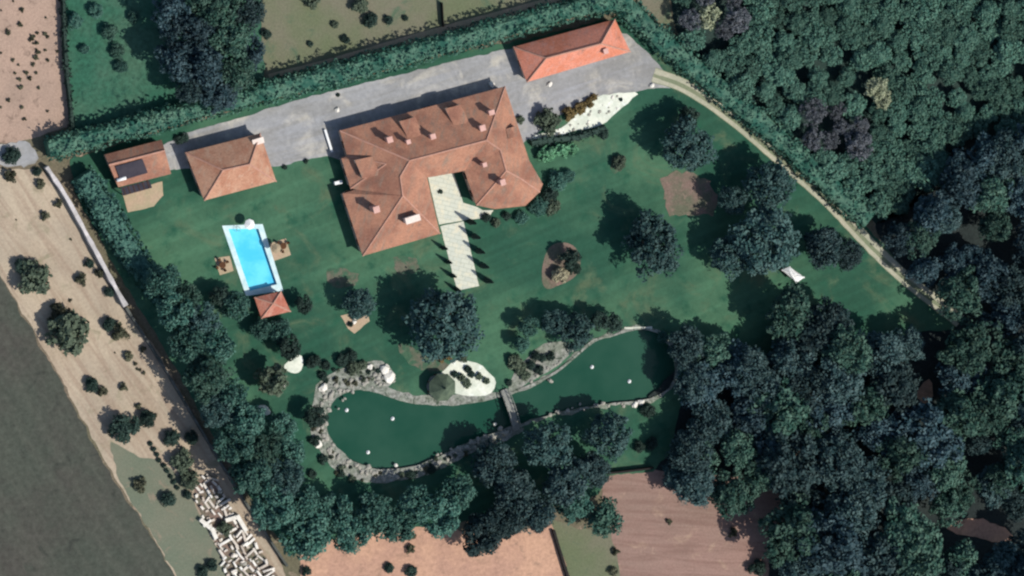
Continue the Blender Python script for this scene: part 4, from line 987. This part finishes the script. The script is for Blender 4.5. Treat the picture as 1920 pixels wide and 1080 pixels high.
# north-west grove and meadow
NWG = [(322, 20, 40), (360, 60, 46), (335, 115, 40), (395, 15, 44), (430, 70, 44), (385, 125, 42), (440, 135, 40), (462, 25, 34), (355, 165, 30), (410, 175, 34), (470, 100, 30)]
nwl = ['at its north-west end', 'in its dark west side', 'on its western rim', 'on the top edge of the picture', 'in its centre', 'south of its centre', 'on its south-east side', 'at its north-east end', 'at its south-west tip', 'at its south tip beside the hedge', 'on its east rim beside the pasture']
for (x, y, r), lb in zip(NWG, nwl): T(('woodblue', 'wood', 'woodgreen')[int(x + y) % 3], x, y, r, 'dark tree of the north-west grove %s' % lb, r * .1 * 1.0 + 2.4, 'trees of the north-west grove')
for (kd, x, y, r, lb) in (('row', 228, 125, 13, 'darkest shrub in the middle of the meadow'), ('row', 158, 92, 10, 'shrub in the west of the meadow'), ('row', 140, 40, 16, 'grey green shrub at the meadow corner by the hedgerow'), ('scrub', 205, 60, 15, 'low wide shrub in the north of the meadow'),
    ('row', 250, 30, 12, 'shrub at the top of the meadow'), ('row', 180, 20, 14, 'shrub at the top edge of the meadow near the hedgerow'), ('scrub', 220, 95, 14, 'pale tangled shrub above the darkest meadow shrub'),
    ('dark', 500, 64, 10, 'dark shrub at the west side of the pasture'), ('dark', 582, 82, 6, 'small dark shrub alone in the pasture'), ('dark', 648, 74, 9, 'dark shrub near the pasture edge'), ('dark', 695, 38, 14, 'dark shrub in the middle of the pasture'),
    ('dark', 728, 38, 9, 'small dark shrub right of the middle pasture shrub'), ('dark', 760, 34, 6, 'tiny dark shrub in the east of the pasture'), ('shrub', 675, 10, 16, 'leafy shrub at the top of the pasture'), ('shrub', 585, -4, 18, 'wide shrub at the top edge of the pasture'), ('shrub', 628, 46, 7, 'faint low shrub in the pasture'),
    ('dark', 22, 292, 17, 'dark shrub on the grey gravel in the west'), ('dark', 70, 322, 9, 'dark shrub at the west corner of the boundary wall'), ('weed', 20, 330, 12, 'weedy shrub on the sandy strip near the gravel'),
    ('shrub', 66, 522, 30, 'green bush in the west of the sandy strip'), ('dark', 40, 500, 16, 'dark bush touching the green one on the sandy strip'), ('shrub', 128, 625, 40, 'large grey green bush in the middle of the sandy strip'), ('weed', 108, 588, 20, 'spiky grey bush behind the large grey green one'),
    ('dark', 205, 608, 14, 'dark bush near the tree shadows on the sandy strip'), ('weed', 225, 625, 16, 'dry tan bush beside the dark one near the tree shadows'), ('dark', 172, 722, 14, 'single dark bush on the southern sandy strip'), ('weed', 192, 735, 10, 'dry weed clump beside the single dark bush'),
    ('dark', 232, 800, 30, 'wide dark bush at the narrow end of the sandy strip'), ('dark', 276, 786, 18, 'round dark bush right of the wide one'), ('dark', 322, 822, 16, 'dark bush above the stone yard, the western of two'), ('dark', 358, 822, 14, 'dark bush above the stone yard, the eastern of two'),
    ('shrub', 342, 866, 20, 'grey green bush on top of the stone yard'), ('shrub', 356, 900, 18, 'bush at the north-west corner of the stone yard'), ('dark', 316, 936, 15, 'round dark bush on the weedy strip'), ('weed', 262, 910, 14, 'tan bush on the weedy strip'),
    ('dark', 352, 928, 9, 'small dark bush at the edge of the stone yard'), ('shrub', 422, 990, 14, 'bush growing in the middle of the stone yard'), ('weed', 84, 405, 9, 'weed clump high on the sandy strip'), ('weed', 75, 345, 9, 'weed clump below the corner of the boundary wall'),
    ('weed', 110, 382, 8, 'small weed clump beside the boundary wall'), ('dark', 168, 495, 9, 'dark shrub beside the boundary wall, the upper one'), ('weed', 152, 525, 11, 'brown shrub beside the boundary wall'), ('dark', 205, 548, 10, 'dark shrub beside the lower boundary wall'), ('weed', 188, 512, 9, 'grey shrub close to the boundary wall'),
    ('weed', 240, 668, 9, 'small brown weed clump on the sandy strip'), ('weed', 268, 655, 6, 'tiny weed clump near the shaded wall'), ('weed', 232, 727, 8, 'flat weed clump on the southern sandy strip'), ('weed', 260, 762, 6, 'tiny dark weed clump above the round dark bush'), ('dark', 398, 1060, 12, 'dark shrub at the foot of the stone yard, the left one'), ('dark', 380, 1072, 12, 'dark shrub at the bottom edge left of the stone yard'),
    ('dark', 730, 1065, 10, 'dark shrub on the pinkish soil at the bottom edge'), ('dark', 772, 1072, 12, 'dark shrub on the pinkish soil, the eastern one'), ('weed', 770, 1030, 9, 'weed clump on the pinkish soil field'), ('weed', 770, 1005, 10, 'brown weed clump on the edge of the pinkish soil field'),
    ('dark', 575, 1072, 10, 'dark shrub at the bottom edge near the estate corner'), ('dark', 1420, 1066, 18, 'dark shrub at the bottom of the ploughed field'), ('weed', 1255, 978, 6, 'single weed clump in the ploughed field'), ('weed', 1375, 998, 9, 'weed clump in the east of the ploughed field'),
    ('weed', 1155, 1035, 8, 'weed clump on the west edge of the ploughed field'), ('weed', 1150, 1072, 9, 'weed clump at the bottom of the grass strip'), ('ochre', 905, 985, 8, 'dry bush at the top of the sandy soil field')):
    bush(kd, x, y, r, lb)
# row of tiny dark shrubs beside the stone yard path
for k in range(9):
    t_ = k / 8; bush('dark', 281 + 50 * t_ + vr_.uniform(-2, 2), 832 + 82 * t_, 5, 'tiny dark shrub in the dotted line west of the stone yard', 'dotted line of shrubs')
# seedlings on the ploughed field, top left
for k in range(40):
    x, y = vr_.uniform(0, 105), vr_.uniform(0, 225)
    if vr_.random() < .55: x = vr_.gauss(60, 25); y = vr_.gauss(100, 50)
    if not (0 < x < 108 and 0 < y < 230): continue
    bush('weed', x, y, vr_.uniform(2, 5), 'dark weed tuft on the ploughed field in the north-west', 'weed tufts on the ploughed field')

SAND = [(20, 420), (60, 360), (120, 420), (180, 520), (230, 610), (300, 720), (350, 790), (300, 800), (220, 760), (150, 690), (90, 600), (40, 520)]
for k in range(70):
    x, y = vr_.uniform(10, 350), vr_.uniform(330, 820)
    if inpoly(x, y, SAND): bush('weed', x, y, vr_.uniform(1.6, 4), 'small dry tuft scattered on the sandy strip', 'dry tufts on the sandy strip', 'tuft', 'plant', .6)
# ---- woods
def fill(P, sp, n=4000, seed=5):
    rnd = random.Random(seed); xs = [p[0] for p in P]; ys = [p[1] for p in P]; out = []
    for _ in range(n):
        x = rnd.uniform(min(xs), max(xs)); y = rnd.uniform(min(ys), max(ys))
        if inpoly(x, y, P) and all((x - a) ** 2 + (y - b) ** 2 > sp * sp for a, b in out): out.append((x, y))
    return out
NE = [(1275, -30), (1960, -30), (1960, 235), (1800, 250), (1745, 330), (1690, 385), (1640, 385), (1570, 330), (1510, 268), (1430, 195), (1370, 150), (1300, 95)]
for x, y in fill(NE, 30):
    dg = math.hypot((x - 1560) / 1.2, y - 225); dp = math.hypot(x - 1645, y - 165); d3 = math.hypot(x - 1345, (y - 25) * 1.1)
    if dp < 24: continue
    r = vr_.uniform(19, 30)
    if dg < 42 or (dg < 70 and vr_.random() < .5): T('grey', x, y, r, 'grey leafless tree in the bare patch of the north-east scrub', r * .12 + .6, 'grey trees of the north-east scrub')
    elif d3 < 55: T('pale' if vr_.random() < .35 else 'grey', x, y, r, 'pale flecked tree at the north-west tip of the scrub', r * .12 + .8, 'pale flecked trees of the scrub')
    else:
        q = 'on its western side by the hedge' if x < 1500 else ('in its eastern part' if x > 1720 else 'in its middle part')
        T('scrub', x, y, r, 'small green tree of the north-east scrub %s' % q, r * .07 + .7, 'small trees of the north-east scrub', flat=.7)
T('pale', 1645, 165, 27, 'single bright yellowish tree in the middle of the scrub', 4.2)
T('pale', 1655, 190, 18, 'small yellowish tree below the bright yellowish one', 3.2)
for x, y, r, lb in ((1748, 400, 42, 'dark tree at the south-east end of the scrub above the track end'), (1690, 448, 32, 'dark tree overhanging the point where the hedge ends'), (1800, 345, 44, 'bluish dark tree at the corner between scrub and east wood'), (1850, 300, 44, 'dark tree on the top edge of the east wood')):
    T('woodblue', x, y, r, lb, r * .1 + 1.6, 'trees of the east wood')
EW = [(1700, 470), (1705, 430), (1760, 350), (1800, 300), (1840, 275), (1960, 260), (1960, 600), (1850, 610), (1800, 560), (1750, 530)]
for x, y in fill(EW, 52, seed=8):
    r = vr_.uniform(30, 50); T(vr_.choice(('wood', 'woodblue', 'woodblue', 'woodgreen')), x, y, r, 'dark tree of the east wood beyond the end of the hedge', r * .1 + 1.8, 'trees of the east wood')
SEW = [(1320, 665), (1345, 650), (1440, 660), (1470, 600), (1500, 560), (1540, 570), (1600, 605), (1650, 665), (1690, 640), (1720, 625), (1760, 660), (1830, 640), (1960, 640), (1960, 1110), (1478, 1110), (1470, 1030), (1500, 965), (1420, 940), (1320, 935),
       (1250, 890), (1300, 840), (1290, 790), (1285, 740), (1295, 690)]
for x, y in fill(SEW, 54, seed=11):
    if math.hypot(x - 1738, y - 735) < 30 or math.hypot((x - 1838) / 1.8, y - 990) < 26: continue
    r = vr_.choice((vr_.uniform(30, 42), vr_.uniform(42, 56), vr_.uniform(50, 68)))
    if x < 1460: r = min(r, 42)
    if math.hypot((x - 1838) / 1.6, y - 990) < r + 14 or math.hypot(x - 1735, y - 738) < r + 10: continue
    q = 'on its pond side' if x < 1450 and y < 850 else ('beside the ploughed field' if x < 1500 else ('in its northern part' if y < 760 else 'in its southern part'))
    T(vr_.choice(('wood', 'wood', 'woodblue', 'woodgreen', 'woodgreen')), x, y, r, 'dark tree of the south-east wood %s' % q, r * .1 + (vr_.uniform(2.0, 4.5) if x > 1560 else vr_.uniform(.6, 1.8)), 'trees of the south-east wood')
for x, y, r, lb in ((1535, 622, 54, 'tall dark tree at the north tip of the south-east wood below the white shed'), (1488, 676, 48, 'dark tree on the north edge of the wood above the pond end'), (1605, 662, 44, 'dark tree on the lawn edge right of the tallest northern one'),
                    (1288, 648, 36, 'dark tree beside the east end of the pond'), (1298, 716, 40, 'dark tree on the south-east shore of the pond'), (1402, 690, 44, 'dark tree between the pond end and the northern wood tip'), (1702, 645, 32, 'round dark tree standing forward on the north edge of the wood')):
    T('wood', x, y, r, lb, r * .1 + 1.6, 'trees of the south-east wood')
for x, y, r, lb in ((1292, 838, 34, 'dark tree on the west edge of the south-east wood by the grass'), (1262, 893, 26, 'dark tree at the corner between the dark low wall and the wood'), (1296, 900, 36, 'dark tree above the north edge of the ploughed field'), (1312, 852, 36, 'dark tree behind the western edge trees of the south-east wood')):
    T('woodgreen' if x > 1300 else 'wood', x, y, r, lb, r * .1 + .5, 'trees of the south-east wood')
for x, y, r, lb in ((1872, 905, 42, 'dark tree north of the brown clearing in the lower right'), (1795, 925, 42, 'dark tree north-west of the brown clearing in the lower right'), (1905, 940, 34, 'dark tree at the east end of the brown clearing'), (1795, 1055, 44, 'dark tree south-west of the brown clearing in the lower right'), (1885, 1068, 42, 'dark tree south of the brown clearing at the bottom edge')):
    T('woodgreen' if x < 1800 else 'wood', x, y, r, lb, r * .1 + 1.2, 'trees of the south-east wood')
print('objects', len(bpy.data.objects))
